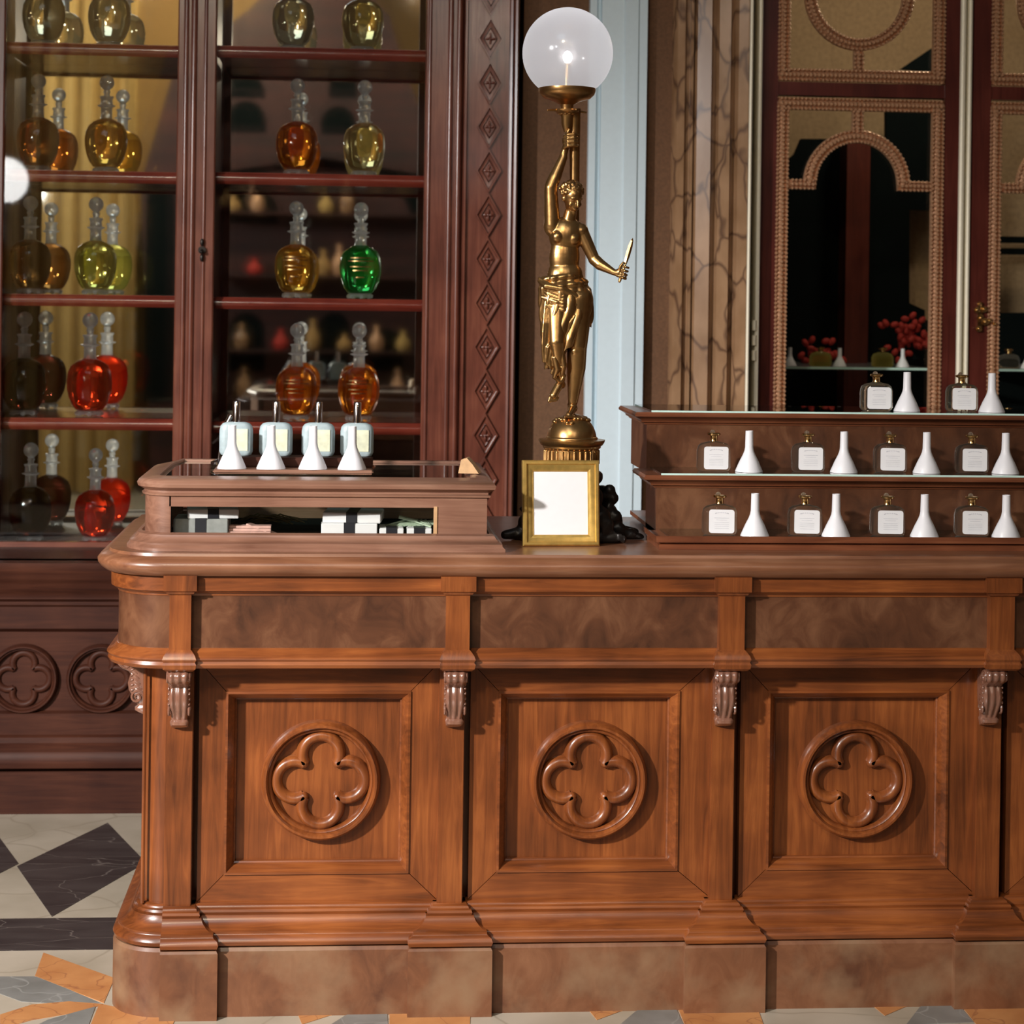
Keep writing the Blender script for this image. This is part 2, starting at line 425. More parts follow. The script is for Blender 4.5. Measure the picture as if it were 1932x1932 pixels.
# diamonds of the rear border: repeat along X
A = [pz(203, 1553), pz(275, 1628), pz(98, 1730), pz(32, 1635)]
cx0 = sum((p for p in A), Vector((0, 0))) / 4
ux = A[2] - A[3]; uy = A[0] - A[3]
step = None
yA = pz(98, 1731).y; y0b = pz(100, 1733).y; y1b = pz(100, 1793).y
hw = (A[0] - A[2]).length / 2
c = Vector(((A[0].x + A[2].x) / 2, (A[1].y + A[3].y) / 2))
dxs = A[1].x - A[3].x
for k in range(-4, 14):
    inlay([p + Vector((dxs * k, (A[1].y - A[3].y) * 0)) for p in A], 1)
inlay([(-5, y1b), (5.5, y1b), (5.5, y0b), (-5, y0b)], 1)
# figured front field: repeat of orange blades and grey lenses
q0 = pz(82, 1798); q1 = pz(216, 1846); q2 = pz(196, 1893); q3 = pz(66, 1842)
rep = .62
for k in range(-4, 9):
    for j in range(0, 5):
        o = Vector((rep * k, -rep * j))
        inlay([p + o for p in (q0, q1, q2, q3)], 2)
        g = [pz(-60, 1850), pz(0, 1843), pz(70, 1843), pz(125, 1865), pz(190, 1893), pz(120, 1895), pz(40, 1890), pz(-20, 1868)]
        inlay([p + o for p in g], 3, .0009)
        h = [pz(0, 1915), pz(60, 1896), pz(130, 1890), pz(195, 1895), pz(160, 1908), pz(60, 1925), pz(0, 1942)]
        inlay([p + o for p in h], 2, .0011)
        h2 = [pz(186, 1898), pz(196, 1896), pz(330, 1925), pz(300, 1990), pz(160, 1960)]
        inlay([p + o for p in h2], 2, .0013)
        h3 = [pz(180, 1900), pz(160, 1955), pz(20, 1960), pz(90, 1925)]
        inlay([p + o for p in h3], 3, .0014)
struct(fl, 'floor', ['m_white', 'm_black', 'm_orange', 'm_grey'], smooth=False)

YW = 1.98
wb = MB()
x_dl, x_dr = X(1398, 2.0), 4.6
wb.box(-5, X(976.5, 1.9), 2.42, 2.52, 0, 3.6)
wb.box(X(976.5, 1.9), X(1300, YW), YW, 2.52, 0, 3.6)
wb.box(X(1300, YW), 5.5, YW + .02, 2.1, 0, .80)
wb.box(X(1290, YW), 5.5, YW + .02, 2.1, 2.80, 3.6)
struct(wb, 'wall_back', 'brownwall')
wf = MB(); wf.box(-5, 5.5, -7.1, -7.0, 0, 5.8)
wf.box(.9, 5.5, -7.0, -6.98, 0, 5.8, 1); struct(wf, 'wall_front', ['tanwall', 'farred'])  # dark panel added at right to darken reflections in the door panes
wl = MB(); wl.box(-5.1, -5, -7, 2.5, 0, 3.6); struct(wl, 'wall_left', 'brownwall')
wr = MB(); wr.box(5.5, 5.6, -7, 2.5, 0, 3.6); struct(wr, 'wall_right', 'brownwall')
# white painted upright between the brown walls
t1 = MB(); a, b_ = X(1095, YW), X(1202, YW)
pr = [(a, YW + .01), (a, YW - .035), (a + .022, YW - .035), (a + .024, YW - .02), (a + .034, YW - .02), (a + .038, YW - .04), (b_ - .075, YW - .045), (b_ - .07, YW - .052), (b_ - .03, YW - .052), (b_ - .026, YW - .045), (b_, YW - .045), (b_, YW + .01)]
t1.prism(pr, 0, 3.4, plane='XY')
struct(t1, 'trim_1', 'whitepaint')
# marble door surround
t2 = MB(); xs = lambda p: X(p, 1.93)
pr = [(xs(1258), YW + .01), (xs(1258), 1.93), (xs(1262), 1.915), (xs(1276), 1.915), (xs(1281), 1.935), (xs(1287), 1.935), (xs(1288), 1.922), (xs(1293), 1.922), (xs(1295), 1.94),
      (xs(1300), 1.92), (xs(1325), 1.905), (xs(1330), 1.93), (xs(1336), 1.935), (xs(1340), 1.91), (xs(1361), 1.905), (xs(1366), 1.93), (xs(1371), 1.935), (xs(1376), 1.905), (xs(1394), 1.90), (xs(1396), 1.905), (xs(1397), YW + .01)]
t2.prism(pr, 0, 3.4, plane='XY')
struct(t2, 'trim_2', 'marblecol')

# made-up dark recess behind the glazed door; its tan boards imitate wall reflections
YD = 2.02
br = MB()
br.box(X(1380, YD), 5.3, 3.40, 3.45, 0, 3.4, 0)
struct(br, 'wall_reflection', 'tanreflection')
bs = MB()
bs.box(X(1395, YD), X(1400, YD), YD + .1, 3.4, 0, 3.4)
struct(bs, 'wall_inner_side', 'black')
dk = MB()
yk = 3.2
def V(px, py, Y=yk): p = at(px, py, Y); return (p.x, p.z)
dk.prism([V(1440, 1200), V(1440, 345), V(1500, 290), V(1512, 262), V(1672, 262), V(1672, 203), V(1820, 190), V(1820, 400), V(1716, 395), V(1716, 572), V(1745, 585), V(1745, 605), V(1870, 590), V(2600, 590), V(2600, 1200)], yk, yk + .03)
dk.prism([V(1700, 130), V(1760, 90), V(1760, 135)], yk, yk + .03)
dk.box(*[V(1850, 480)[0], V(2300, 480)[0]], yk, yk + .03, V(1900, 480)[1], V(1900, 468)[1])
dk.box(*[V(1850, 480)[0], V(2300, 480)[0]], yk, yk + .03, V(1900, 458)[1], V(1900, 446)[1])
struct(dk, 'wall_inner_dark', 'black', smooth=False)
cl = thing('wooden_column', (V(1598, 500)[0], yk - .12, 0), 'dark red wooden column standing behind the tall glazed door', 'column')
c_ = MB(); c_.prism([(V(1576, 500)[0] , yk - .16), (V(1619, 500)[0], yk - .16), (V(1619, 500)[0], yk - .05), (V(1576, 500)[0], yk - .05)], 0, V(1598, 262)[1], plane='XY')
c_.build('shaft', 'door_red', cl)

# ================================================================== COUNTER
cX = X(317)                # centre line of the rounded corner
XE = X(2350)               # the counter runs on past the picture
YBK = .62
def path(rad_extra=0.0, n=14, x1=XE, back=YBK):
    st = [(cX, back, -1, 0), (cX, .05, -1, 0)]
    st += [(cX, .05, math.cos(PI + PI / 2 * i / n), math.sin(PI + PI / 2 * i / n)) for i in range(1, n)]
    st += [(cX, .05, 0, -1), (x1, .05, 0, -1)]
    return st
def pf(lst): return [(.05 + d, z) for d, z in lst]     # offsets measured from the corner centre
counter = thing('shop_counter', (cX + .6, .3, 0), 'long carved walnut shop counter with quatrefoil panels and rounded left corner', 'counter')
# plinth
p = MB(); p.sweep(pf([(-.02, 0), (.062, 0), (.062, .138), (.058, .145), (-.02, .145)]), path()); 
p.build('plinth', 'plinth', counter, ang=25)
BM = [(-.02, .145), (.052, .145), (.060, .149), (.063, .157), (.060, .165), (.053, .169), (.051, .172), (.051, .176), (.046, .178), (.036, .184), (.028, .193), (.025, .200), (.024, .203), (.019, .203), (.021, .208), (.019, .213), (.014, .215), (.013, .219), (.008, .223), (-.02, .223)]
p = MB(); p.sweep(pf(BM), path()); p.build('base_moulding', 'walnut_h', counter, ang=40)
# body core, left end and corner post
p = MB(); p.sweep(pf([(-.045, .2), (-.042, .2), (-.042, .76), (-.045, .76)]), path()); p.build('body', 'walnut_v', counter)
cp = MB()
st = [(cX, YBK, -1, 0), (cX, .05, -1, 0)] + [(cX, .05, math.cos(PI + PI / 2 * i / 10), math.sin(PI + PI / 2 * i / 10)) for i in range(1, 11)]
cp.sweep(pf([(-.045, .22), (0, .22), (0, .735), (-.045, .735)]), st)
cp.tube([(cX - .047, .004, .222), (cX - .047, .004, .735)], .004, 8)
cp.build('corner_post', 'walnut_v', counter)
# pilasters and bays
PIL = [(317, 367), (831, 879), (1345, 1389), (1846, 1892), (2340, 2386)]
e = .022
for i, (a, b_) in enumerate(PIL):
    x0, x1 = X(a, -e), X(b_, -e)
    if i == 0: x0 = cX
    q = MB(); q.box(x0, x1, -e, .02, .215, .74, bev=.0015); q.build('pilaster', 'walnut_v', counter)
    # forward break of base moulding and plinth
    q = MB()
    if i == 0: st = [(x0, -e + .02, 0, -1), (x0, -e, 0, -1), (x1, -e, 1, -1), (x1, .05, 1, 0)]; st = st[1:]
    else: st = [(x0, .05, -1, 0), (x0, -e, -1, -1), (x1, -e, 1, -1), (x1, .05, 1, 0)]
    q.sweep([(d, z) for d, z in BM], st); q.build('base_block_moulding', 'walnut_h', counter, ang=40)
    q = MB(); q.sweep([(-.01, 0), (.062, 0), (.062, .140), (.059, .145), (-.01, .145)], st); q.build('base_block', 'plinth', counter, ang=25)
# bays: mitred frame, moulding, panel, medallion
def quatrefoil(mb, cx, y, cz, Rr, k=1.0, part='ridge'):
    n = 22
    off, rl = .425, .315
    pd = (2 * off + math.sqrt(4 * off * off - 8 * (off * off - rl * rl))) / 4
    a00 = math.degrees(math.atan2(pd - off, pd)); a00 -= 3; sw = 180 - 2 * a00
    for q_ in range(4):
        dx, dz = ((0, 1), (1, 0), (0, -1), (-1, 0))[q_]; a0 = a00 - 90 * q_
        rows = []
        for i in range(n + 1):
            a = R(a0 + sw * i / n); row = []
            for u, h in ((-.105, 0), (-.10, -.005), (-.065, -.013), (-.02, -.0165), (.03, -.0165), (.07, -.012), (.095, -.004), (.10, 0)):
                rr = rl + u
                row.append((cx + Rr * (off * dx + rr * math.cos(a)), y + h * k, cz + Rr * (off * dz + rr * math.sin(a))))
            rows.append(row)
        mb.grid(rows, closed_u=True, caps=True)
        sx_, sz_ = ((1, 1), (1, -1), (-1, -1), (-1, 1))[q_]
        mb.ell((cx + sx_ * Rr * pd, y - .004 * k, cz + sz_ * Rr * pd), (.0105 * k, .0125 * k, .0105 * k))
def medallion(cx, cz, y, Rr, parent, mat, k=1.0):
    q = MB()
    prof = [(Rr * .80, 0), (Rr * .805, -.010 * k), (Rr * .825, -.018 * k), (Rr * .85, -.020 * k), (Rr * .865, -.019 * k), (Rr * .875, -.024 * k), (Rr * .90, -.029 * k), (Rr * .935, -.029 * k), (Rr * .97, -.023 * k), (Rr * .99, -.013 * k), (Rr, 0)]
    q.lathe([(r, z + y) for r, z in prof], (cx, 0, cz), 64, 'Y', caps=False)
    quatrefoil(q, cx, y - .001, cz, Rr, k * Rr / .127)
    return q.build('quatrefoil_medallion', mat, parent, ang=50)
BAY = [((430, 1308), (775, 1648), (605, 1473)), ((944, 1310), (1282, 1646), (1111, 1473)), ((1452, 1312), (1790, 1642), (1615, 1472)), ((1960, 1312), (2290, 1642), (2125, 1472))]
zt, zb, ztop = .672, .284, .738
for i, (pa, pb, pc) in enumerate(BAY):
    xl = X(PIL[i][1], 0); xr = X(PIL[i + 1][0], 0)
    x0, x1 = X(pa[0]), X(pb[0])
    # four mitred rails
    q = MB()
    g = .012
    x0f = xl + g
    O = [(x0f, .223), (xr, .223), (xr, ztop), (x0f, ztop)]; I = [(x0, zb), (x1, zb), (x1, zt), (x0, zt)]
    for j, nm in enumerate(('rail', 'stile', 'rail', 'stile')):
        q = MB(); k = (j + 1) % 4
        pl = [O[j], O[k], I[k], I[j]]
        cxm = sum(v[0] for v in pl) / 4; czm = sum(v[1] for v in pl) / 4
        pl = [(v[0] + (cxm - v[0]) * .002, v[1] + (czm - v[1]) * .006) for v in pl]
        q.prism(pl, 0, .03)
        q.build('panel_' + nm, 'walnut_h' if nm == 'rail' else 'walnut_v', counter)
    q = MB(); q.frame(x0, x1, zb, zt, [(-.002, .03), (-.002, -.004), (.003, -.005), (.006, -.001), (.010, .004), (.015, .012), (.017, .022), (.020, .024), (.021, .045)])
    q.build('panel_moulding', 'walnut_h', counter, ang=28)
    q = MB(); q.box(x0 + .008, x1 - .008, .034, .048, zb + .008, zt - .008)
    pn = q.build('panel', 'walnut_v', counter)
    mc = at(pc[0], pc[1], .02)
    medallion(mc.x, mc.z, .034, .130, pn, 'walnut_v')
# frieze
FR = [(-.045, .735), (.068, .735), (.078, .738), (.082, .745), (.080, .752), (.084, .757), (.080, .763), (.070, .768), (.064, .776), (.060, .778), (-.045, .778)]
p = MB(); p.sweep(pf(FR), path()); p.build('frieze_lower_moulding', 'walnut_h', counter, ang=40)
p = MB(); p.sweep(pf([(-.04, .77), (.060, .77), (.060, .895), (-.04, .895)]), path()); p.build('frieze', 'burl', counter)
UB = [(-.04, .888), (.062, .888), (.064, .893), (.069, .895), (.071, .898), (.076, .900), (.077, .934), (-.04, .934)]
p = MB(); p.sweep(pf(UB), path()); p.build('frieze_upper_band', 'walnut_h', counter, ang=40)
FP = [(319, 360), (841, 886), (1357, 1405), (1868, 1914), (2366, 2412)]
for i, (a, b_) in enumerate(FP):
    ee = .082
    x0, x1 = X(a, -ee), X(b_, -ee)
    st = [(x0, -.03, -1, 0), (x0, -ee, -1, -1), (x1, -ee, 1, -1), (x1, -.03, 1, 0)]
    q = MB(); q.sweep([(0, .895), (0, .778), (.004, .774), (.010, .766), (.013, .758), (.010, .752), (.013, .747), (.011, .738), (.005, .733), (-.03, .733), (-.03, .934), (.012, .934), (.012, .902), (.007, .899), (.005, .895), (0, .892)], st)
    q.build('frieze_pilaster', 'walnut_v', counter, ang=30)
# corbels (local: x across, -y forward, z up from 0 to .13)
def corbel_mesh():
    q = MB()
    prof = [(0, .010), (.004, .020), (.010, .030), (.016, .030), (.020, .024), (.026, .027), (.040, .036), (.055, .044), (.070, .046), (.082, .043), (.090, .040), (.096, .046), (.102, .060), (.110, .068), (.118, .070), (.126, .066), (.130, .058)]
    W = .0225; rows = []
    for z, d in prof:
        wz = W * (.70 + .3 * min(1, max(0, (z - .01) / .05))) if z < .09 else W * 1.02
        if z < .018: wz = W * (.75 + z * 8)
        row = [(-wz, 0, z)]
        N = 16
        for j in range(N + 1):
            t = -1 + 2 * j / N
            fl_ = .0035 * (0.5 - 0.5 * math.cos(t * PI * 3)) if z > .02 else 0
            row.append((t * wz, -(d - fl_ - .006 * abs(t) ** 4), z))
        row.append((wz, 0, z)); rows.append(row)
    q.grid(rows, closed_u=True, caps=True)
    for sx in (-1, 1):
        for cy, cz, r0 in ((-.048, .114, .015), (-.024, .040, .015)):
            pts = []; rr = []
            for i in range(26):
                t = i / 25; a = t * 2 * PI * 1.6
                r_ = r0 * (1 - .8 * t)
                pts.append((sx * (W * (1.0 if cz > .1 else .93)), cy + r_ * math.cos(a), cz + r_ * math.sin(a))); rr.append(.0032 * (1 - .4 * t))
            q.tube(pts, rr, 6)
        for k in range(5):
            z = .052 + .011 * k
            q.ell((sx * W * .93, -.018 - .003 * k, z), (.003, .013, .0045), rot=Matrix.Rotation(R(-35), 3, 'X'), nu=8, nv=6)
            q.ell((sx * W * .95, -.034, z + .004), (.003, .006, .003), rot=Matrix.Rotation(R(30), 3, 'X'), nu=8, nv=6)
    return q
cb = corbel_mesh().build('carved_corbel', 'carved', counter, ang=45, local=True)
PC = [(340, 0), (860, 0), (1370, 0), (1872, 0), (2370, 0)]
org = ORG[counter.name]
for i, (px, _) in enumerate(PC):
    o = cb if i == 0 else cb.copy()
    if i: col.objects.link(o); o.parent = counter
    o.location = Vector((X(px, -.05), -e, .603)) - org
for i, yy in enumerate((.115, .50)):
    o = cb.copy(); col.objects.link(o); o.parent = counter
    o.rotation_euler = (0, 0, -PI / 2); o.location = Vector((cX - .05, yy, .603)) - org

# worktop
WT = [(-.04, .9375), (.080, .9375), (.088, .933), (.098, .940), (.105, .949), (.106, .957), (.100, .965), (.090, .970), (.082, .973), (.080, .979), (-.04, .979)]
wt = MB(); wt.sweep(pf(WT), path(back=.66)); wt.box(cX - .0105, XE, .0395, .66, .9375, .979)
o = wt.build('worktop', 'walnut_top', origin=(cX + .6, .3, .93), ang=45)
tag(o, 'brown polished worktop with rounded bullnose edge running along the counter', 'worktop')
ZT = .9792

# ================================================================== DISPLAY CASE
cc = X(318, -.02)
case = thing('display_case', (cc + .25, .2, ZT), 'low walnut display case with glass top and rounded corner on left end of counter', 'display case')
xr = X(908, -.03); DB = .47
def cpath(n=12):
    # left side with chamfered back, rounded front-left corner, front, square right end
    st = [(cc + .05, DB - .05, 0, 1), (cc - .005, DB - .05, -.5, .87)]
    st = [(xr, DB - .05, 1, 1), (cc, DB - .05, -.42, 1.0), (cc - .0, DB - .14, -1, .42)]
    st += [(cc, .05, -1, 0)] + [(cc, .05, math.cos(PI + PI / 2 * i / n), math.sin(PI + PI / 2 * i / n)) for i in range(1, n)]
    st += [(cc, .05, 0, -1), (xr - .05, .05, 1, -1)]
    return st
def cs(mb, prof, **k):
    rows = []
    for bx, by, nx, ny in cpath():
        if bx == xr: ox = xr - .05 ; rows.append([(ox + nx * d * 1.0, by + ny * d, z) for d, z in prof]); continue
        rows.append([(bx + nx * d, by + ny * d, z) for d, z in prof])
    return mb.grid(rows, closed_u=True, closed_v=True, **k)
z0 = ZT; zB = Z(1012, -.04, 600); z1 = Z(941, -.04, 600); z2 = Z(906, -.05, 600)
q = MB(); cs(q, [(.03, z0), (.098, z0), (.098, z0 + .006), (.092, z0 + .012), (.092, z0 + .016), (.084, z0 + .020), (.078, z0 + .028), (.076, z0 + .032), (.066, z0 + .036), (.064, zB), (.03, zB)])
q.box(cc - .03, xr - .03, .02, DB - .03, z0, z0 + .012)
q.build('case_base', 'case', case, ang=40)
# walls: left rounded corner + back + right, front rails around window
wx0, wx1 = X(319, -.01, 980), X(824, -.01, 980)
wz0, wz1 = Z(1011, -.01, 600), Z(957, -.01, 600)
q = MB()
rows = []
for bx, by, nx, ny in cpath()[1:-1]:
    rows.append([(bx + nx * d, by + ny * d, z) for d, z in ((.035, zB - .002), (.06, zB - .002), (.06, z1 + .002), (.035, z1 + .002))])
q.grid(rows, closed_u=True, caps=True)
q.box(cc, wx0, -.01, .02, zB, z1)
q.build('case_corner', 'case', case)
q = MB()
q.box(wx0, wx1, -.010, .014, wz1, z1 + .001); q.box(wx0, wx1, -.010, .014, zB - .001, wz0)
q.build('case_front_rail', 'case', case)
q = MB(); q.box(wx1, xr + .01, -.010, .014, zB - .001, z1 + .001); q.box(xr - .014, xr + .01, .0, DB - .01, zB - .001, z1 + .001)
q.build('case_right_end', 'case', case)
q = MB(); q.box(wx1 - .0065, wx1 + .0008, -.0125, .0, wz0 - .003, wz1 + .003); q.build('window_bead', 'wedge', case)
q = MB(); q.box(cc, xr, DB - .015, DB + .005, zB - .001, z1); q.build('case_back', 'case', case)
q = MB(); cs(q, [(.02, z1), (.060, z1), (.066, z1 + .002), (.067, z1 + .006), (.062, z1 + .008), (.062, z1 + .012), (.068, z1 + .015), (.076, z1 + .020), (.078, z1 + .027), (.074, z1 + .033), (.066, z1 + .037), (.058, z2 - .002), (.040, z2 + .002), (.030, z2 + .001), (.029, z2 - .004), (.02, z2 - .004)])
q.build('case_top_frame', 'case', case, ang=40)
ZC = z2
q = MB(); q.box(cc - .02, xr - .03, .028, DB - .04, ZC - .010, ZC - .004); q.build('glass_top', 'pane_top', case)
q = MB(); q.box(wx0, wx1, .0, .003, wz0, wz1); q.build('window_pane', 'pane', case)
zi = wz0 - .014
q = MB(); q.box(cc - .02, xr - .02, .015, DB - .02, z0 + .012, z0 + .016); q.build('case_lining', 'black', case)
zi = z0 + .0165
# goods inside the case
def giftbox(pa, pb, y, z, h, d, label, mat='paper', rz=0):
    x0, x1 = X(pa, y, 990), X(pb, y, 990)
    t = thing('gift_box', ((x0 + x1) / 2, y + d / 2, z), label, 'box', 'ribboned boxes in the display case', rz)
    w_ = (x1 - x0) / 2
    c0 = Vector(((x0 + x1) / 2, y + d / 2, z))
    q = MB(); q.box(c0.x - w_, c0.x + w_, y, y + d, z, z + h, bev=.0015); q.build('box_body', mat, t)
    q = MB(); q.box(c0.x - .012, c0.x + .012, y - .001, y + d + .001, z - .0003, z + h + .0012); 
    q.build('ribbon', 'blackribbon', t); return t
hz = (wz0 - zi)
giftbox(327, 430, .03, zi, .030 + hz, .10, 'grey gift box with black ribbon lying under a white one at left of display case', 'boxgrey')
giftbox(350, 446, .036, zi + .0305 + hz, .020, .09, 'white gift box with black ribbon on top of grey box in display case', 'paper', R(6))
giftbox(606, 712, .03, zi, .022 + hz, .10, 'white gift box with black ribbon, lower of the middle pair in display case')
giftbox(612, 722, .036, zi + .0225 + hz, .022, .10, 'white gift box with black ribbon, upper of the middle pair in display case', 'paper', R(-5))
giftbox(716, 762, .03, zi, .012 + hz, .08, 'small flat white packet with dark band beside the middle boxes', 'paper')
giftbox(768, 815, .03, zi, .012 + hz, .08, 'small flat white packet with dark band at right end of display case', 'paper')
q = MB()
for i in range(5):
    q.box(0, .09, -.01 + .004 * i, .008 + .004 * i, .0025 * i, .0025 * i + .0022)
o = q.build('card_stack', 'pinkcard', origin=(0, 0, 0), local=True); o.location = (X(432, .05, 1000), .04, zi); o.scale = (1, 1.6, 2.2)
tag(o, 'flat stack of pink cards lying inside the display case', 'cards')
q = MB(); q.box(-.03, .04, -.012, .012, 0, .006)
o = q.build('pink_tag', 'pinkcard', local=True); o.location = (X(490, .05, 1000), .06, zi + .016); o.rotation_euler = (0, R(18), R(-20)); tag(o, 'tilted pink paper tag leaning inside the display case', 'tag')
q = MB()
for i in range(12):
    a = Vector((-.04 + .006 * i, .0, .002)); q.tube([a, a + Vector((.05 + rnd.uniform(-.02, .02), .01 * rnd.uniform(-1, 1), .012 + .01 * rnd.random())), a + Vector((.10, rnd.uniform(-.02, .02), rnd.uniform(-.0, .012)))], .0016, 5)
o = q.build('twig_bundle', 'twig', local=True); o.location = (X(470, .1, 990), .12, zi + .022); tag(o, 'dark dry twig bundle lying inside the display case', 'twigs')
q = MB()
for i in range(10):
    a = Vector((0, 0, 0)); q.tube([a + Vector((-.05 + .01 * i, .0, .002)), a + Vector((.0 + .01 * i, .01, .010 + .006 * rnd.random())), a + Vector((.05, .005 * (i - 5), .003))], .0022, 5)
q.tube([(-.02, 0, .022), (.02, 0, .012)], .004, 7); 
o = q.build('green_sprig', 'greenstem', local=True); o.location = (X(770, .06, 990), .07, zi + .024); tag(o, 'pale green sprig lying on packets inside the display case', 'sprig')

# wedge at right end on case
q = MB(); q.prism([(-.024, 0), (.022, 0), (.008, .020), (-.005, .034), (-.018, .030)], -.02, .02)
o = q.build('wooden_wedge', 'wedge', origin=(0, 0, 0), local=True); pw = at(888, 910, .10)
o.location = (pw.x, .12, ZC + .003); o.rotation_euler = (0, 0, R(-12)); tag(o, 'pale wooden wedge standing at right end of display case top', 'wedge')

# ---- tester stand: stepped board on the case, frosted bottles behind, funnels in front
xs0, xs1 = X(404, .1, 880), X(704, .1, 880)
st_ = thing('bottle_stand', ((xs0 + xs1) / 2, .12, ZC + .0025), 'low stepped wooden stand carrying frosted bottles on the display case', 'stand')
ZS = ZC + .0025
q = MB(); q.box(xs0, xs1, .06, .20, ZS, ZS + .009, bev=.003); q.build('lower_step', 'case', st_)
q = MB(); q.box(xs0 + .01, xs1 - .0, .125, .20, ZS + .009, ZS + .031, bev=.003); q.build('upper_step', 'dark_ped', st_)

def rrect(w_, d, r, n=5):
    r = min(r, w_ / 2 - 1e-4, d / 2 - 1e-4); pts = []
    for cx_, cy_, a0 in ((w_ / 2 - r, d / 2 - r, 0), (-w_ / 2 + r, d / 2 - r, 90), (-w_ / 2 + r, -d / 2 + r, 180), (w_ / 2 - r, -d / 2 + r, 270)):
        for i in range(n + 1):
            a = R(a0 + 90 * i / n); pts.append((cx_ + r * math.cos(a), cy_ + r * math.sin(a)))
    return pts
def loft_rr(mb, secs, n=5):
    rows = [[(x, y, z) for x, y in rrect(w_, d, r, n)] for z, w_, d, r in secs]
    return mb.grid(rows, closed_u=True, caps=True)
# funnel
def make_funnel(loc, label, group, s=1.0):
    t = thing('funnel', loc, label, 'funnel', group)
    q = MB(); pr = [(.0315, 0), (.0315, .002), (.022, .024), (.0140, .040), (.0110, .048), (.0096, .056), (.0088, .094), (.0070, .094), (.0075, .056), (.012, .040), (.0285, .002), (.0285, 0)]
    q.lathe([(a * s, b_ * s) for a, b_ in pr], n=32, caps=False)
    q.grid([[(r * s * math.cos(2 * PI * j / 32), r * s * math.sin(2 * PI * j / 32), 0) for j in range(32)] for r in (.0285, .0315)], closed_u=True)
    q.build('funnel_body', 'plastic', t, local=True, ang=50)
    q = MB(); q.lathe([(.0, -.0003), (.0022, 0), (.0022, .0008), (0, .001)], n=10, axis='Y', caps=False)
    o = q.build('stamped_mark', 'ink', t, local=True); o.location = (.004 * s, -.0165 * s, .032 * s); o.rotation_euler = (R(-25), 0, 0); o.scale = (1, .8, 1)
    return t
G1 = 'white funnels in front of the frosted bottles'
ords = ['leftmost', 'second from the left', 'third from the left', 'rightmost']
f0 = None
for i, px in enumerate((437, 511, 590, 664)):
    p_ = at(px, 893, .09); loc = (p_.x, .092, ZS + .0093)
    lb = 'white plastic funnel standing upside down before the frosted bottles, ' + ords[i]
    if f0 is None: f0 = make_funnel(loc, lb, G1, 1.0)
    else: dup(f0, loc, lb)
# frosted atomiser bottles
t0 = None
for i, px in enumerate((445, 520, 600, 673)):
    p_ = at(px, 865, .16); loc = (p_.x, .163, ZS + .0313)
    lb = 'frosted square bottle with chrome neck on the display case stand, ' + ords[i]
    if t0 is None:
        t0 = thing('atomiser_bottle', loc, lb, 'bottle', 'frosted bottles on the display case stand')
        q = MB(); loft_rr(q, [(0, .058, .026, .012), (.003, .068, .030, .014), (.010, .074, .032, .015), (.056, .074, .032, .015), (.066, .070, .031, .015), (.072, .060, .028, .013), (.075, .042, .024, .011)]); q.build('bottle_body', 'frost', t0, local=True, ang=60)
        q = MB(); q.box(-.004, .026, -.0170, -.0158, .012, .060); q.build('label', 'pale_label', t0, local=True)
        q = MB(); q.lathe([(.0085, .074), (.0085, .119), (.0075, .121), (.0, .121)], n=20, caps=False); q.build('chrome_neck', 'chrome', t0, local=True)
    else: dup(t0, loc, lb)
q = MB(); q.tube([(0, 0, 0), (.012, 0, .022)], .004, 10); q.tube([(.012, 0, .022), (.022, 0, .042)], .0085, 12)
o = q.build('silver_nozzle', 'chrome', local=True, origin=None); pn_ = at(418, 800, .30)
o.location = (pn_.x, .30, ZC + .0026); o.scale = (1.25, 1.25, 1.25)
q = MB(); q.tube([(-.006, 0, 0), (0, 0, .05), (.010, 0, .085)], .0035, 8); q.tube([(.010, 0, .085), (.024, 0, .112)], .009, 12); q.lathe([(.018, 0), (.018, .006), (.006, .012)], (-.006, 0, 0), n=16)
o.data = q.build('silver_nozzle_', 'chrome', local=True).data
bpy.data.objects.remove(bpy.data.objects['silver_nozzle_']); o.scale = (1, 1, 1)
tag(o, 'small silver tube stand tilting behind the leftmost frosted bottle', 'tube')

# ================================================================== STEPPED STAND (right)
sx = X(1256, .05, 950)
stand = thing('tiered_stand', (sx + .6, .2, ZT), 'three tiered dark wooden display stand with glass topped steps on the counter', 'stand')
zt1 = Z(1021, .0, 1400) ; zt2 = Z(898, .17, 1400); zt3 = Z(780, .32, 1400)
TY = [(.0, .20), (.17, .36), (.33, .62)]
def tier(y0, y1, ztop_, zlow, zrise, mould, k):
    # riser block
    q = MB(); q.box(sx + .002, XE - .03, y0 + .028, y1, zlow, zrise); q.build('riser', 'burl' if k else 'tier', stand)
    st = [(sx, y1, -1, 0), (sx, y0 + .03, -1, -1), (XE - .03, y0 + .03, 1, -1), (XE - .03, y1, 1, 0)]
    q = MB(); q.sweep(mould, st)
    q.box(sx - .0, XE - .03, y0 + .03, y1, ztop_ - .012, ztop_ - .0002)
    q.build('step_moulding', 'tier', stand, ang=40)
    q = MB(); q.box(sx + .01, XE - .03, y0 + .012, y1 - .005, ztop_, ztop_ + .004); q.box(sx + .0098, XE - .03, y0 + .0105, y0 + .012, ztop_, ztop_ + .004, 1); q.build('glass_sheet', ['pane_top', 'glassedge'], stand)
b0 = ZT
m1_ = [(-.01, b0), (.020, b0), (.020, b0 + .010), (.015, b0 + .014), (.017, b0 + .020), (.024, b0 + .026), (.028, b0 + .031), (.026, zt1 - .004), (.020, zt1), (-.01, zt1)]
tier(*TY[0], zt1, b0, zt1 - .01, m1_, 0)
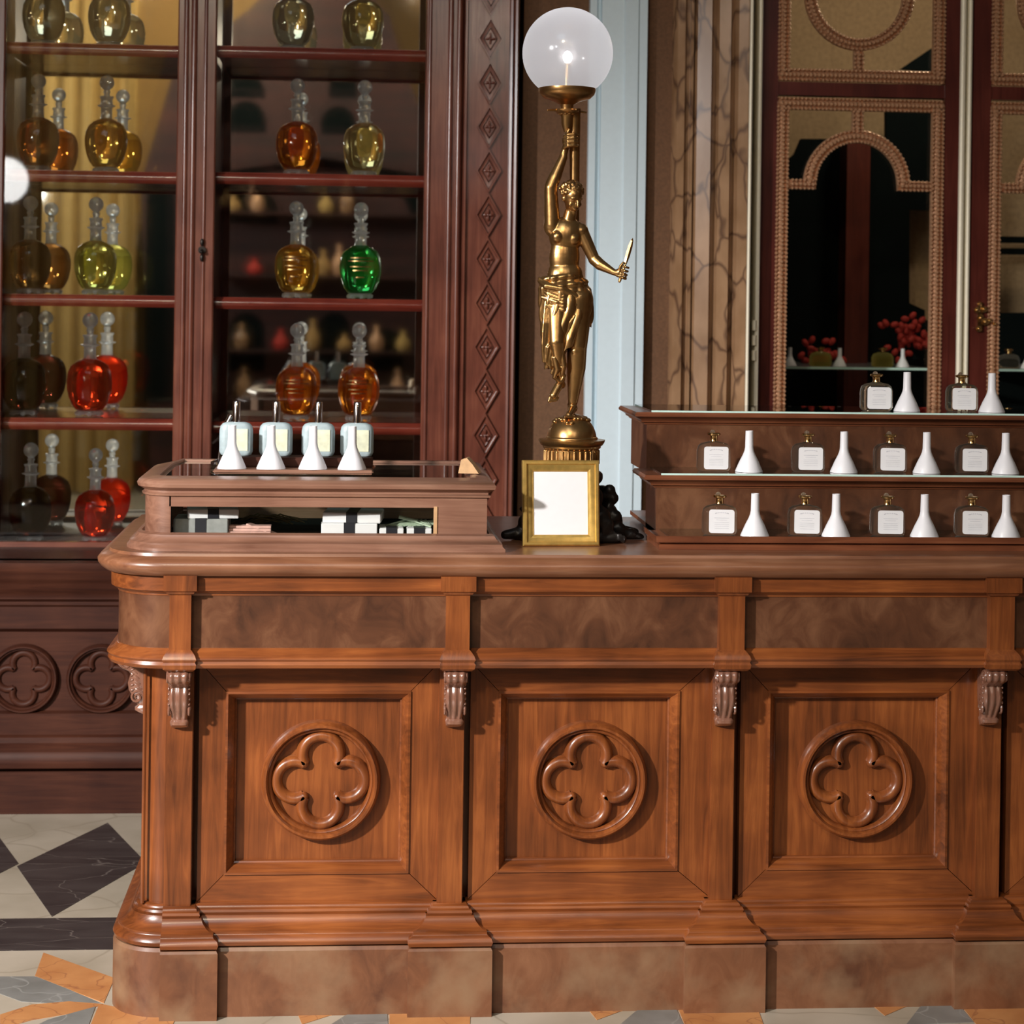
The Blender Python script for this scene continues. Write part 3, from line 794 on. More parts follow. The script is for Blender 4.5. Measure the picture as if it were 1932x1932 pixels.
def mo(zt_): return [(-.01, zt_ - .030), (.004, zt_ - .030), (.006, zt_ - .026), (.012, zt_ - .024), (.014, zt_ - .019), (.022, zt_ - .014), (.030, zt_ - .010), (.031, zt_ - .005), (.026, zt_), (-.01, zt_)]
tier(*TY[1], zt2, zt1 - .01, zt2 - .02, mo(zt2), 1)
tier(*TY[2], zt3, zt2 - .01, zt3 - .02, mo(zt3), 1)
q = MB(); q.box(sx + .002, XE - .03, TY[0][0] + .2, .62, zt1 - .01, zt1); q.build('carcass', 'tier', stand)

# cologne bottle
def make_cologne(loc, label, group, rz):
    t = thing('cologne_bottle', loc, label, 'bottle', group, rz)
    q = MB(); loft_rr(q, [(0, .062, .028, .010), (.002, .072, .033, .013), (.008, .078, .035, .014), (.046, .078, .035, .014), (.058, .072, .034, .014), (.064, .058, .031, .013), (.067, .030, .026, .012), (.069, .020, .020, .0095)]); q.build('bottle_body', 'clear_warm', t, local=True, ang=60)
    q = MB(); loft_rr(q, [(0, .058, .0012, .0005), (.052, .058, .0012, .0005)]); 
    pts = rrect(.056, .052, .006)
    q = MB(); q.prism([(x + .004, z + .031) for x, z in pts], -.0195, -.0180); lab = q.build('paper_label', 'paper', t, local=True)
    q = MB()
    for k in range(9):
        a = R(150 - 15 * k); q.box(.004 + .016 * math.cos(a) - .001, .004 + .016 * math.cos(a) + .001, -.0199, -.0195, .046 + .004 * math.sin(a), .0475 + .004 * math.sin(a))
    q.box(-.012, .020, -.0199, -.0195, .0385, .0391); q.box(-.008, .016, -.0199, -.0195, .034, .0345)
    for z_ in (.028, .024, .020, .015): q.box(-.012, .020, -.0199, -.0195, z_, z_ + .0004)
    q.build('lettering', 'ink', lab, local=True)
    q = MB(); q.lathe([(.0095, .069), (.0088, .072), (.0088, .079), (.0096, .081)], n=20); q.build('neck', 'brass', t, local=True)
    q = MB(); q.lathe([(.0096, .0812), (.015, .083), (.0158, .086), (.014, .088), (.009, .089)], n=24); cp_ = q.build('cap', 'brass', t, local=True)
    q = MB(); q.ell((-.0035, -.002, .089), (.006, .006, .006)); q.build('stopper', 'clear', cp_, local=True)
    return t
rowpx = [([1357, 1518, 1674, 1833], [1424, 1577, 1744, 1898], 1001, 1006, 'bottom', TY[0], zt1, (.085, .060)),
         ([1346, 1524, 1679, 1833], [1413, 1592, 1748, 1897], 881, 884, 'middle', TY[1], zt2, (.250, .235)),
         ([1653, 1814], [1711, 1871], 767, 769, 'top', TY[2], zt3, (.42, .40))]
cb0 = None; fn0 = None
wh = {0: ords, 1: ords, 2: ['left one of the two', 'right one of the two']}
for r_, (bl, fl_, yb, yf, nm, ty, zz, ys) in enumerate(rowpx):
    for i, px in enumerate(bl):
        loc = (X(px, ys[0], yb), ys[0], zz + .0045)
        lb = 'square glass cologne bottle with white label on the %s step, %s' % (nm, wh[r_][i])
        if cb0 is None: cb0 = make_cologne(loc, lb, 'labelled cologne bottles on the tiered stand', R(-7))
        else: dup(cb0, loc, lb, rz=R(-7 + rnd.uniform(-3, 3)))
    for i, px in enumerate(fl_):
        loc = (X(px, ys[1], yf), ys[1], zz + .0045)
        lb = 'white funnel on the %s step of the tiered stand, %s' % (nm, wh[r_][i])
        c = dup(f0, loc, lb, 'white funnels on the tiered stand')
    if r_ == 0:
        pass

# ================================================================== PICTURE FRAME
pf_w = X(1131, .06, 960) - X(985, .06, 960)
zf0 = ZT
fh = (Z(868, .10, 1058) - ZT) / math.cos(R(8))
pfr = thing('picture_frame', (X(1060, .06, 1000), .068, ZT), 'small gilt picture frame with blank white sheet leaning before the lamp pedestal', 'picture frame')
pfr.rotation_euler = (R(-8), 0, R(3))
q = MB(); w2 = pf_w / 2
q.frame(-w2, w2, 0.0, fh, [(0, .012), (0, -.004), (.003, -.008), (.008, -.008), (.010, -.004), (.016, -.003), (.022, -.001), (.025, .002), (.026, .008), (.026, .012)])
q.build('frame_moulding', 'giltframe', pfr, local=True, ang=25)
q = MB(); q.box(-w2 + .022, w2 - .022, .003, .006, .022, fh - .022); q.build('white_sheet', 'paper', pfr, local=True)
q = MB(); q.box(-w2 + .004, w2 - .004, .0065, .012, .004, fh - .004); q.build('backing_board', 'dark_ped', pfr, local=True)

# ================================================================== BRONZE FIGURE LAMP
YL = .20
PX = (YL - CY) / F * 1.0           # metres per pixel at the lamp
lampc = at(1076, 1030, YL)
lamp = thing('figure_lamp', (lampc.x, YL, ZT), 'gilt bronze woman lamp holding up a glowing glass globe on dark ornate foot', 'lamp')
def SP(px, py, dy=0.0):
    p = at(px, py, YL + dy); return p
def r_(n): return n * PX
# foot: dark ornate cast base behind the frame
q = MB()
q.lathe([(.125, 0), (.128, .012), (.110, .020), (.085, .026), (.080, .05), (.060, .065), (.058, .12), (.072, .135), (.072, .15), (.06, .158)], (lampc.x, YL, ZT), 32)
for k in range(6):
    a = 2 * PI * k / 6 + R(12)
    ux_, uy_ = math.cos(a), math.sin(a)
    c0 = Vector((lampc.x, YL, ZT))
    q.cap(c0 + Vector((ux_ * .09, uy_ * .09, .02)), c0 + Vector((ux_ * .155, uy_ * .14, .012)), .018, .011)
    q.ell(c0 + Vector((ux_ * .085, uy_ * .085, .055)), (.028, .028, .028)); q.ell(c0 + Vector((ux_ * .075, uy_ * .075, .10)), (.018, .018, .022))
    q.ell(c0 + Vector((ux_ * .105, uy_ * .10, .04)), (.02, .02, .02))
for px, py, rr in ((1150, 925, 12), (1156, 940, 12), (1148, 958, 11), (1160, 975, 14), (1148, 985, 13), (1168, 1000, 15), (1190, 1010, 14), (1205, 1018, 13), (1218, 1028, 11), (1140, 935, 10), (985, 1000, 9), (975, 1015, 12), (960, 1028, 11), (985, 960, 6), (988, 975, 5)):
    q.ell(SP(px, py, .0), r_(rr))
q.cap(SP(1180, 1030, .0), SP(1222, 1038, .0), r_(13), r_(7)); q.cap(SP(970, 1030), SP(950, 1036), r_(12), r_(8))
q.v = [Vector((v.x, max(v.y, .112) if abs(v.x - lampc.x + .01) < .115 and v.z < ZT + .26 else v.y, max(v.z, ZT + .0005))) for v in q.v]
remeshed('ornate_foot', q, 'blackmetal', lamp, .0045, 2)
# pedestal drum with dentils, square-ish cornice, dome
zc = SP(1076, 862).z; ztp = SP(1076, 829).z
q = MB()
R0 = r_(51)
q.lathe([(R0 * .9, ZT + .15), (R0 * .98, zc - .03), (R0, zc), (R0, ztp - .022), (R0 * 1.08, ztp - .018), (R0 * 1.09, ztp - .014), (R0 * 1.15, ztp - .012), (R0 * 1.22, ztp - .005), (R0 * 1.24, ztp), (R0 * 1.05, ztp + .001)], (lampc.x, YL, 0), 40)
for k in range(28):
    a = 2 * PI * k / 28
    q.cap((lampc.x + R0 * 1.0 * math.cos(a), YL + R0 * math.sin(a), zc - .012), (lampc.x + R0 * math.cos(a), YL + R0 * math.sin(a), ztp - .026), .0035, .0035, 6)
q.build('pedestal_drum', 'bronze', lamp, ang=40)
zd1 = SP(1076, 780).z
dome = MB(); pr = []
Rd = r_(47)
for i in range(13):
    a = PI / 2 * i / 12; pr.append((max(.001, Rd * math.cos(a)), ztp + (zd1 - ztp) * math.sin(a)))
dome.lathe(pr, (lampc.x, YL, 0), 40); dome.lathe([(Rd * 1.04, ztp), (Rd * 1.05, ztp + .004), (Rd, ztp + .007)], (lampc.x, YL, 0), 40)
for k in range(26):
    a = 2 * PI * k / 26; zz = zd1 - (.008 + .012 * rnd.random()); rr = Rd * math.sqrt(max(.02, 1 - ((zz - ztp) / (zd1 - ztp)) ** 2))
    dome.ell((lampc.x + rr * math.cos(a), YL + rr * math.sin(a), zz), (.006, .006, .004))
dome.build('dome', 'bronze', lamp, ang=60)
# column behind the figure and lamp holder
q = MB(); pcol = [SP(1084, 205, .012), SP(1084, 300, .018), SP(1084, 420, .03), SP(1078, 560, .035), SP(1080, 770, .012)]
q.tube(pcol, [r_(12), r_(10), r_(9), r_(8), r_(7)], 14)
q.build('support_column', 'bronze', lamp)
zcup = SP(1070, 175).z
gx = SP(1070, 175).x
q = MB()
zz = lambda py: SP(1070, py).z
q.lathe([(.006, zz(250)), (.012, zz(235)), (r_(11), zz(222)), (r_(13), zz(216)), (r_(22), zz(212)), (r_(24), zz(207)), (r_(12), zz(205)), (r_(13), zz(198)), (r_(26), zz(191)), (r_(44), zz(186)), (r_(52), zz(178)), (r_(54), zz(172)), (r_(54), zz(167)), (r_(51), zz(167)), (r_(48), zz(174)), (r_(8), zz(178))], (gx, YL, 0), 40)
for k in range(4):
    a = R(20 + 90 * k); q.cap((gx + r_(20) * math.cos(a), YL + r_(20) * math.sin(a), zz(209)), (gx + r_(40) * math.cos(a), YL + r_(40) * math.sin(a), zz(210)), r_(3), r_(2), 6)
for k in range(10):
    a = 2 * PI * k / 10; q.ell((gx + r_(12) * math.cos(a), YL + r_(12) * math.sin(a), zz(213)), r_(5), nu=8, nv=6)
q.build('lamp_holder', 'bronze', lamp, ang=45)
gc = SP(1067, 100); gR = r_(86)
q = MB(); pr = []
for i in range(33):
    a = -R(52) + (PI / 2 + R(52)) * i / 32
    pr.append((max(.0005, gR * math.cos(a)), gR * math.sin(a)))
pr2 = [(max(.0004, r0 - .002), z0_) for r0, z0_ in pr[::-1]]
q.lathe(pr, (gx, YL, gc.z), 56, caps=False)
gl_ = q.build('glass_globe', 'globe', lamp, ang=80)
q = MB(); q.ell((gx, YL, gc.z - r_(8)), (r_(9), r_(9), r_(12))); q.build('bulb', 'bulb', lamp)
q = MB(); q.lathe([(r_(7), zz(178)), (r_(8), gc.z - r_(28)), (r_(6), gc.z - r_(20))], (gx, YL, 0), 16); q.build('bulb_socket', 'brass', lamp)
point('globe_light', (gx, YL, gc.z + r_(5)), .42, (1.0, .95, .95), .02)

# ---- the figure
q = MB(); q.hires = True
# torso
r0f = r_
def r_(n): return n * PX * 1.10
q.ell(SP(1068, 444, 0), (r_(30), r_(20), r_(33)), Matrix.Rotation(R(4), 3, 'Y'))
q.ell(SP(1068, 430, .003), (r_(32), r_(16), r_(16)))
q.ell(SP(1065, 486, 0), (r_(26.5), r_(18), r_(46)))
q.ell(SP(1066, 520, 0), (r_(31), r_(21), r_(30)))
q.ell(SP(1066, 545, .002), (r_(40), r_(25), r_(28)))
q.ell(SP(1082, 555, .004), (r_(30), r_(24), r_(28)))
q.ell(SP(1052, 447, -.0165), (r_(10.5), r_(9), r_(11))); q.ell(SP(1082, 451, -.0155), (r_(10.5), r_(9), r_(11)))
q.ell(SP(1066, 512, -.010), (r_(17), r_(11), r_(24)))
# neck + head
q.cap(SP(1071, 424, 0), SP(1077, 398, -.006), r_(13), r_(10.5))
hc = SP(1080, 374, -.012)
fd = Vector((.42, -.80, -.42)).normalized(); up = Vector((.15, -.42, .9)); up = (up - fd * up.dot(fd)).normalized(); sd = fd.cross(up)
rotH = Matrix((sd, fd, up)).transposed()
def HP(a, b_, c): return hc + (sd * a + fd * b_ + up * c) * PX * 1.12
q.ell(HP(0, -3, 4), (r_(17), r_(20), r_(20)), rotH); q.ell(HP(0, 4, -8), (r_(13), r_(14), r_(16)), rotH)
q.ell(HP(0, 12, -20), (r_(5), r_(5), r_(4.5)), rotH)                         # chin
q.cap(HP(0, 18, 2), HP(0, 21, -6), r_(2.2), r_(3.0), 8)                      # nose
q.ell(HP(0, 17, -12.5), (r_(4.6), r_(2.6), r_(1.5)), rotH); q.ell(HP(0, 16.5, -15), (r_(4), r_(2.5), r_(1.6)), rotH)   # lips
for sg in (-1, 1):
    q.ell(HP(sg * 6.5, 14.2, 1), (r_(2.8), r_(2), r_(1.8)), rotH); q.ell(HP(sg * 6.5, 15.2, 5), (r_(5), r_(2), r_(1.4)), rotH)   # eyes, brows
    q.ell(HP(sg * 8.5, 11, -7), (r_(4.5), r_(4), r_(5)), rotH)               # cheeks
    q.ell(HP(sg * 17, -2, -2), (r_(2), r_(3), r_(5)), rotH)                  # ears
# raised arm (figure's right, picture left)
q.ell(SP(1043, 426, 0), (r_(16), r_(14), r_(20))); q.cap(SP(1042, 424), SP(1039, 354, -.006), r_(14.5), r_(11.5)); q.cap(SP(1039, 354, -.006), SP(1047, 334, -.005), r_(11.5), r_(11)); q.cap(SP(1047, 334, -.005), SP(1063, 296, 0), r_(11), r_(7.2))
q.cap(SP(1062, 296), SP(1069, 272, 0), r_(6.5), r_(6)); q.ell(SP(1070, 266, -.004), (r_(9), r_(5), r_(11)))
for k in range(4):
    z_ = 255 + 7 * k
    q.tube([SP(1064, z_ + 3, -.008), SP(1072, z_ - 1, -.017), SP(1083, z_ - 2, -.019 + .001 * k), SP(1091, z_, -.011)], [r_(3.4), r_(3.2), r_(3), r_(2.4)], 7)
q.tube([SP(1066, 264, -.006), SP(1069, 252, -.012), SP(1075, 243, -.014)], [r_(3.8), r_(3.4), r_(2.8)], 7)
# lowered arm (figure's left, picture right)
q.ell(SP(1095, 436, 0), r_(14)); q.cap(SP(1097, 438, 0), SP(1121, 489, -.006), r_(12.5), r_(10)); q.cap(SP(1121, 489, -.006), SP(1132, 499, -.014), r_(10.5), r_(10)); q.cap(SP(1132, 499, -.014), SP(1157, 513, -.03), r_(10), r_(5.8))
hp = SP(1168, 515, -.035)
q.cap(SP(1156, 513, -.03), SP(1163, 515, -.033), r_(5.5), r_(5.5)); q.ell(hp, (r_(8), r_(5), r_(8)), Matrix.Rotation(R(20), 3, 'Y'))
kd = (SP(1190, 455, -.035) - SP(1170, 528, -.035)).normalized()
for k in range(4):
    b0_ = SP(1173, 524, -.035) + kd * (r_(6.4) * k)
    sdv = Vector((kd.z, 0, -kd.x))
    q.tube([b0_ - sdv * r_(5) + Vector((0, -.004, 0)), b0_ + sdv * r_(1) + Vector((0, -.011, 0)), b0_ + sdv * r_(6.5) + Vector((0, -.007, 0)), b0_ + sdv * r_(6) + Vector((0, .001, 0)), b0_ + sdv * r_(1.5) + Vector((0, .005, 0))], [r_(2.7 - .15 * k)] * 4 + [r_(2)], 7)
q.tube([hp + Vector((0, -.003, 0)), hp + kd * r_(12) + Vector((-.002, -.006, 0)), hp + kd * r_(20) + Vector((.003, -.006, 0))], [r_(3.4), r_(2.8), r_(2)], 7)
# standing leg
q.cap(SP(1090, 565, 0), SP(1089, 652, -.008), r_(27), r_(17.5)); q.cap(SP(1089, 652, -.008), SP(1087, 694, .0), r_(17), r_(16.5)); q.cap(SP(1087, 694, .0), SP(1081, 757, .006), r_(16.5), r_(8.8))
q.ell(SP(1086, 662, -.016), r_(10)); q.ell(SP(1080, 770, .008), (r_(9), r_(10), r_(9)))
q.cap(SP(1080, 772, .006), SP(1073, 783, -.028), r_(8), r_(5.5)); q.ell(SP(1079, 764, .012), r_(8))
for k in range(5): q.cap(SP(1068 + 3.6 * k, 785, -.026), SP(1066 + 3.9 * k, 787, -.040 + .0018 * k), r_(2.4), r_(2))
# bent leg, foot hanging
q.cap(SP(1052, 562, 0), SP(1050, 645, -.030), r_(25), r_(15)); q.cap(SP(1050, 645, -.030), SP(1058, 716, -.008), r_(15), r_(7.5)); q.cap(SP(1058, 716, -.008), SP(1054, 728, -.010), r_(7.5), r_(7))
q.ell(SP(1059, 726, -.004), r_(7.5)); q.cap(SP(1054, 728, -.012), SP(1044, 746, -.020), r_(7.5), r_(7))
for k in range(5): q.cap(SP(1038 + 3.6 * k, 748 + .6 * k, -.021), SP(1035.5 + 3.6 * k, 758 - .6 * k, -.022), r_(2.6), r_(2.1))
fig = remeshed('figure', q, 'bronze', lamp, .0014, 7)
fig['label'] = 'bronze nude woman with one arm raised'
# hair
q = MB()
q.ell(HP(0, -7, 10), (r_(19.5), r_(19), r_(17)), rotH); q.ell(HP(0, -22, 8), (r_(13), r_(12), r_(13)), rotH)
for k in range(70):
    a = rnd.uniform(0, 2 * PI); b2 = rnd.uniform(-.1, 1.45)
    d_ = Vector((math.cos(a) * math.cos(b2), math.sin(a) * math.cos(b2), math.sin(b2)))
    if d_.y > .55 and d_.z < .45: continue
    q.ell(HP(d_.x * 20, -7 + d_.y * 19.5, 8 + d_.z * 18), r_(rnd.uniform(2.6, 4.2)), nu=8, nv=6)
for k in range(9): q.ell(HP(-16 + 4 * k, 9 - abs(k - 4) * 1.6, 15 - abs(k - 4) * .8), r_(3.6), nu=8, nv=6)
remeshed('hair', q, 'bronze', fig, .0016, 1)
r_ = r0f
# drapery
def lerp(tab, y):
    for (a, *va), (b_, *vb) in zip(tab, tab[1:]):
        if y <= b_:
            t = (y - a) / (b_ - a); return [p + (s_ - p) * t for p, s_ in zip(va, vb)]
    return tab[-1][1:]
tab = [(508, 1037, 1090, 24), (518, 1022, 1100, 27), (532, 1016, 1108, 30), (548, 1016, 1114, 32), (565, 1018, 1119, 33), (580, 1019, 1120, 33), (600, 1020, 1118, 34), (640, 1024, 1110, 34), (668, 1027, 1103, 30), (690, 1030, 1098, 24)]
q = MB(); rows = []; n = 150; NR = 60
for i in range(NR + 1):
    row = []
    for j in range(n):
        a = 2 * PI * j / n                      # 0 = picture right, 270deg = toward viewer
        ca, sa = math.cos(a), math.sin(a)
        # hem rises over the standing leg at the right, dips at left
        side = .5 - .5 * ca                      # 0 right .. 1 left
        hem = 612 + 80 * min(1, side * 1.35) + 5 * math.sin(a * 9)
        top = 510 + 12 * side + (14 if False else 0) + 10 * max(0, ca) 
        y = top + (hem - top) * i / NR
        x0, x1, dp = lerp(tab, y)
        cx_ = (x0 + x1) / 2; hwid = (x1 - x0) / 2
        # folds radiate from right hip toward lower left
        ph = a * 15 + (y - 510) * .055 * (1 + 1.2 * side)
        am = (.5 + 3.1 * min(1, (y - 505) / 90)) * (0.55 + .6 * side)
        f_ = am * (abs(math.sin(ph * .5)) * 2 - 1.2) + 1.1 * math.sin(a * 7 - y * .09)
        if y < 548: f_ += 3.2 * math.sin((y - 508) * .36 + a * 2) * (1 - abs(y - 528) / 24)
        row.append(SP(cx_ + ca * (hwid + f_), y, -(-sa) * 0 + sa * (dp + f_) * PX * .95))
    rows.append(row)
for i in range(8):                              # turn the hem inward
    t = (i + 1) / 8; row = []
    for j in range(n):
        p0 = rows[NR][j]; cpt = sum((rows[NR][k2] for k2 in range(0, n, 10)), Vector()) / 15
        row.append(p0 + (cpt - p0) * Vector((1, 1, 0)).length * 0 + Vector(((cpt.x - p0.x) * .35 * t, (cpt.y - p0.y) * .35 * t, .004 * t + .02 * t * t)))
    rows.append(row)
q.grid(rows, closed_u=True)
q.build('drapery', 'bronze', fig, ang=70)
# hanging tails of cloth at left and twisted roll at the hip
q = MB()
for k in range(6):
    x_ = 1024 + 5.0 * k
    q.tube([SP(x_ + 6, 560, -.022), SP(x_ + 2, 610, -.030), SP(x_, 650, -.030), SP(x_ + 2 + 3 * math.sin(k), 684 + 6 * (k % 3), -.026)], [r_(3), r_(3.6), r_(4), r_(3.2)], 7)
q.tube([SP(1112, 578, -.010), SP(1090, 560, -.028), SP(1060, 545, -.034), SP(1030, 540, -.026), SP(1018, 530, -.008)], [r_(6), r_(6), r_(7), r_(7), r_(5)], 9)
q.tube([SP(1114, 586, -.010), SP(1086, 575, -.030), SP(1050, 570, -.034), SP(1022, 560, -.020)], [r_(4), r_(5), r_(4), r_(4)], 9)
for k in range(7):
    q.tube([SP(1016 + 2 * k, 524 + 7 * k, -.008 - .002 * k), SP(1034, 534 + 7 * k, -.026), SP(1062, 546 + 6.5 * k, -.035), SP(1092, 562 + 4 * k, -.028), SP(1115, 574 + 2.5 * k, -.008)], [r_(3), r_(4.2), r_(4.4), r_(3.6), r_(2.8)], 7)
for k in range(5):
    q.tube([SP(1108, 586 + 2 * k, -.020), SP(1084 - 5 * k, 596 + 6 * k, -.033), SP(1066 - 8 * k, 640 + 4 * k, -.034), SP(1058 - 7 * k, 676 + 2 * k, -.028)], [r_(3.2), r_(3.6), r_(3.4), r_(2.4)], 7)
q.tube([SP(1046, 672, -.03), SP(1052, 696, -.028), SP(1046, 712, -.022), SP(1058, 720, -.018), SP(1066, 706, -.020)], [r_(6), r_(7), r_(5), r_(6), r_(4)], 8)
q.tube([SP(1060, 664, -.03), SP(1064, 690, -.028), SP(1060, 708, -.020)], [r_(6), r_(6), r_(4)], 8)
q.tube([SP(1038, 674, -.02), SP(1044, 694, -.02), SP(1040, 706, -.018)], [r_(4), r_(4), r_(3)], 8)
remeshed('drapery_folds', q, 'bronze', fig, .0017, 2)
# knife
q = MB(); k0 = SP(1168, 533, -.037); k1 = SP(1179, 500, -.037); k2 = SP(1194, 449, -.037)
q.tube([k0, k0 + (k1 - k0) * .1, k1], [r_(2), r_(3), r_(2.6)], 8)
dv = (k2 - k1).normalized(); sv = Vector((dv.z, 0, -dv.x))
rows = []
for t, wd in ((0, 2.2), (.1, 3.2), (.35, 4.4), (.7, 4.2), (.9, 2.6), (1, .3)):
    c0 = k1 + (k2 - k1) * t
    rows.append([c0 + sv * r_(wd), c0 + Vector((0, -.002, 0)), c0 - sv * r_(wd), c0 + Vector((0, .002, 0))])
q.grid(rows, closed_u=True, caps=True); q.build('knife', 'bronze', lamp, ang=20)

# ================================================================== BACK LOWER CABINET
YL_ = 1.55
pl = X(-260, YL_); prr = X(869, 1.9) - .10
lowc = thing('base_cabinet', ((pl + prr) / 2, 1.9, 0), 'dark mahogany base cabinet with quatrefoil roundels behind the counter', 'cabinet')
ST = [(pl, 2.40, -1, 0), (pl, YL_ + .06, -1, -1), (prr, YL_ + .06, 1, -1), (prr, 2.40, 1, 0)]
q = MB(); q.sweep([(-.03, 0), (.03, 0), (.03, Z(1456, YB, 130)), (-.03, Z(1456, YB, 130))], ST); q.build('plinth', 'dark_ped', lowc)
def zl(py): return Z(py, YL_, 130)
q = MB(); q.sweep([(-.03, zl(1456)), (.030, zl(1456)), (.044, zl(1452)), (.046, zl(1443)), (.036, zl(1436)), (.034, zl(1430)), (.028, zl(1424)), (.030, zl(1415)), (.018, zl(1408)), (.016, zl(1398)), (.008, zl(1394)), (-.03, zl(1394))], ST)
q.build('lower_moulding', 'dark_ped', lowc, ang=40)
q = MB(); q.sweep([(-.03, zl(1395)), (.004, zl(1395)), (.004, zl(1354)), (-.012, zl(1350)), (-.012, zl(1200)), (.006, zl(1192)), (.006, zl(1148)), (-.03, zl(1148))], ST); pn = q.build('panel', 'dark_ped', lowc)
for px in (45, 192, 345, 500):
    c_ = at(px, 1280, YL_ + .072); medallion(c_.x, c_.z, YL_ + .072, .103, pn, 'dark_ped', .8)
zled = atz(100, 1062, 0).z
zz0 = zl(1062)
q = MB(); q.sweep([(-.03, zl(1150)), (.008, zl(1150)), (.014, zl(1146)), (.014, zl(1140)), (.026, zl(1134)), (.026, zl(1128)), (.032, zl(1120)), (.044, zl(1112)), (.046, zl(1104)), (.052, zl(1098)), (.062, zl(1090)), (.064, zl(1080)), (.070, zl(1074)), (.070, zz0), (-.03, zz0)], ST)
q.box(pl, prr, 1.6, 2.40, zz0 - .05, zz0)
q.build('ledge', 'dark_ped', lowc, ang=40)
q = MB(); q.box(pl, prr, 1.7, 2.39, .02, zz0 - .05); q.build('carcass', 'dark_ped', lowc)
ZL = zz0 + .0005

# ================================================================== UPPER GLAZED CABINET
YU = 1.90; YM = 2.27
up_ = thing('glazed_cabinet', (X(420, YU), 2.0, ZL), 'tall mahogany cabinet with mirrored back shelving coloured glass decanters', 'cabinet')
ZU = 2.86
def XU(px): return X(px, YU, 500)
def stile(a, b_, name='stile', beads=()):
    x0, x1 = XU(a), XU(b_)
    q = MB(); pts = [(x0, YU + .035), (x0, YU + .004), (x0 + .004, YU)]
    for bx, hw_ in beads:
        c0 = XU(bx)
        for k in range(7):
            an = PI * k / 6; pts.append((c0 - hw_ * math.cos(an), YU - hw_ * 1.0 * math.sin(an)))
    pts += [(x1 - .004, YU), (x1, YU + .004), (x1, YU + .035)]
    q.prism(pts, ZL, ZU, plane='XY'); return q.build(name, 'mahog_v', up_, ang=40)
stile(-75, 4)
stile(330, 403, beads=((346, .008), (361, .010), (383, .006)))
stile(798, 868, beads=((806, .006), (845, .009), (861, .008)))
for a, b_ in ((4, 330), (403, 798)):
    q = MB(); q.box(XU(a) - .002, XU(b_) + .002, YU + .002, YU + .035, ZL, ZL + .016); q.build('bottom_rail', 'mahog_h', up_)
    q = MB(); q.box(XU(a), XU(b_), YU + .012, YU + .016, ZL + .016, ZU - .02); q.build('door_glass', 'pane', up_)
    q = MB(); q.box(X(a - 30, YM), X(b_ + 30, YM), YM, YM + .008, ZL, ZU); q.build('mirror_back', 'mirror', up_)
q = MB(); q.box(XU(-75), XU(869), YU, 2.4, ZU, ZU + .1); q.build('cornice', 'mahog_h', up_)
for px in (-40, 366, 834):
    q = MB(); q.box(X(px, YU) - .02, X(px, YU) + .02, YU + .035, YM, ZL, ZU); q.build('divider', 'door_red', up_)
q = MB()
lx, lz = XU(381), Z(472, YU, 381)
q.lathe([(.012, -.004), (.012, 0)], (lx, YU - .008, lz), 16, 'Y'); q.ell((lx, YU - .012, lz + .024), (.006, .004, .012)); q.ell((lx, YU - .012, lz - .024), (.006, .004, .012)); q.cap((lx, YU - .012, lz), (lx, YU - .026, lz - .006), .004, .006)
q.build('keyhole_plate', 'iron', up_, ang=50)
# shelves
SH = []
def shelf(a, b_, py, pyb=None):
    ysf = YU + .055
    zt_ = Z(py, ysf, (a + b_) / 2)
    q = MB(); q.box(X(a - 8, ysf), X(b_ + 8, ysf), ysf + .002, YM - .002, zt_ - .030, zt_)
    n_ = 10; rows = []
    for xx in (X(a - 8, ysf), X(b_ + 8, ysf)):
        rows.append([(xx, ysf + .004 - .012 * math.sin(PI * k / n_), zt_ - .037 * (k / n_)) for k in range(n_ + 1)] + [(xx, ysf + .03, zt_ - .037), (xx, ysf + .03, zt_)])
    q.grid(rows, closed_u=True, caps=True)
    q.build('shelf', 'mahog_shelf', up_, ang=40)
    return zt_
zA = [shelf(4, 330, py) for py in (82, 322, 556, 789)]
zBb = [shelf(403, 798, py) for py in (90, 328, 563, 797)]
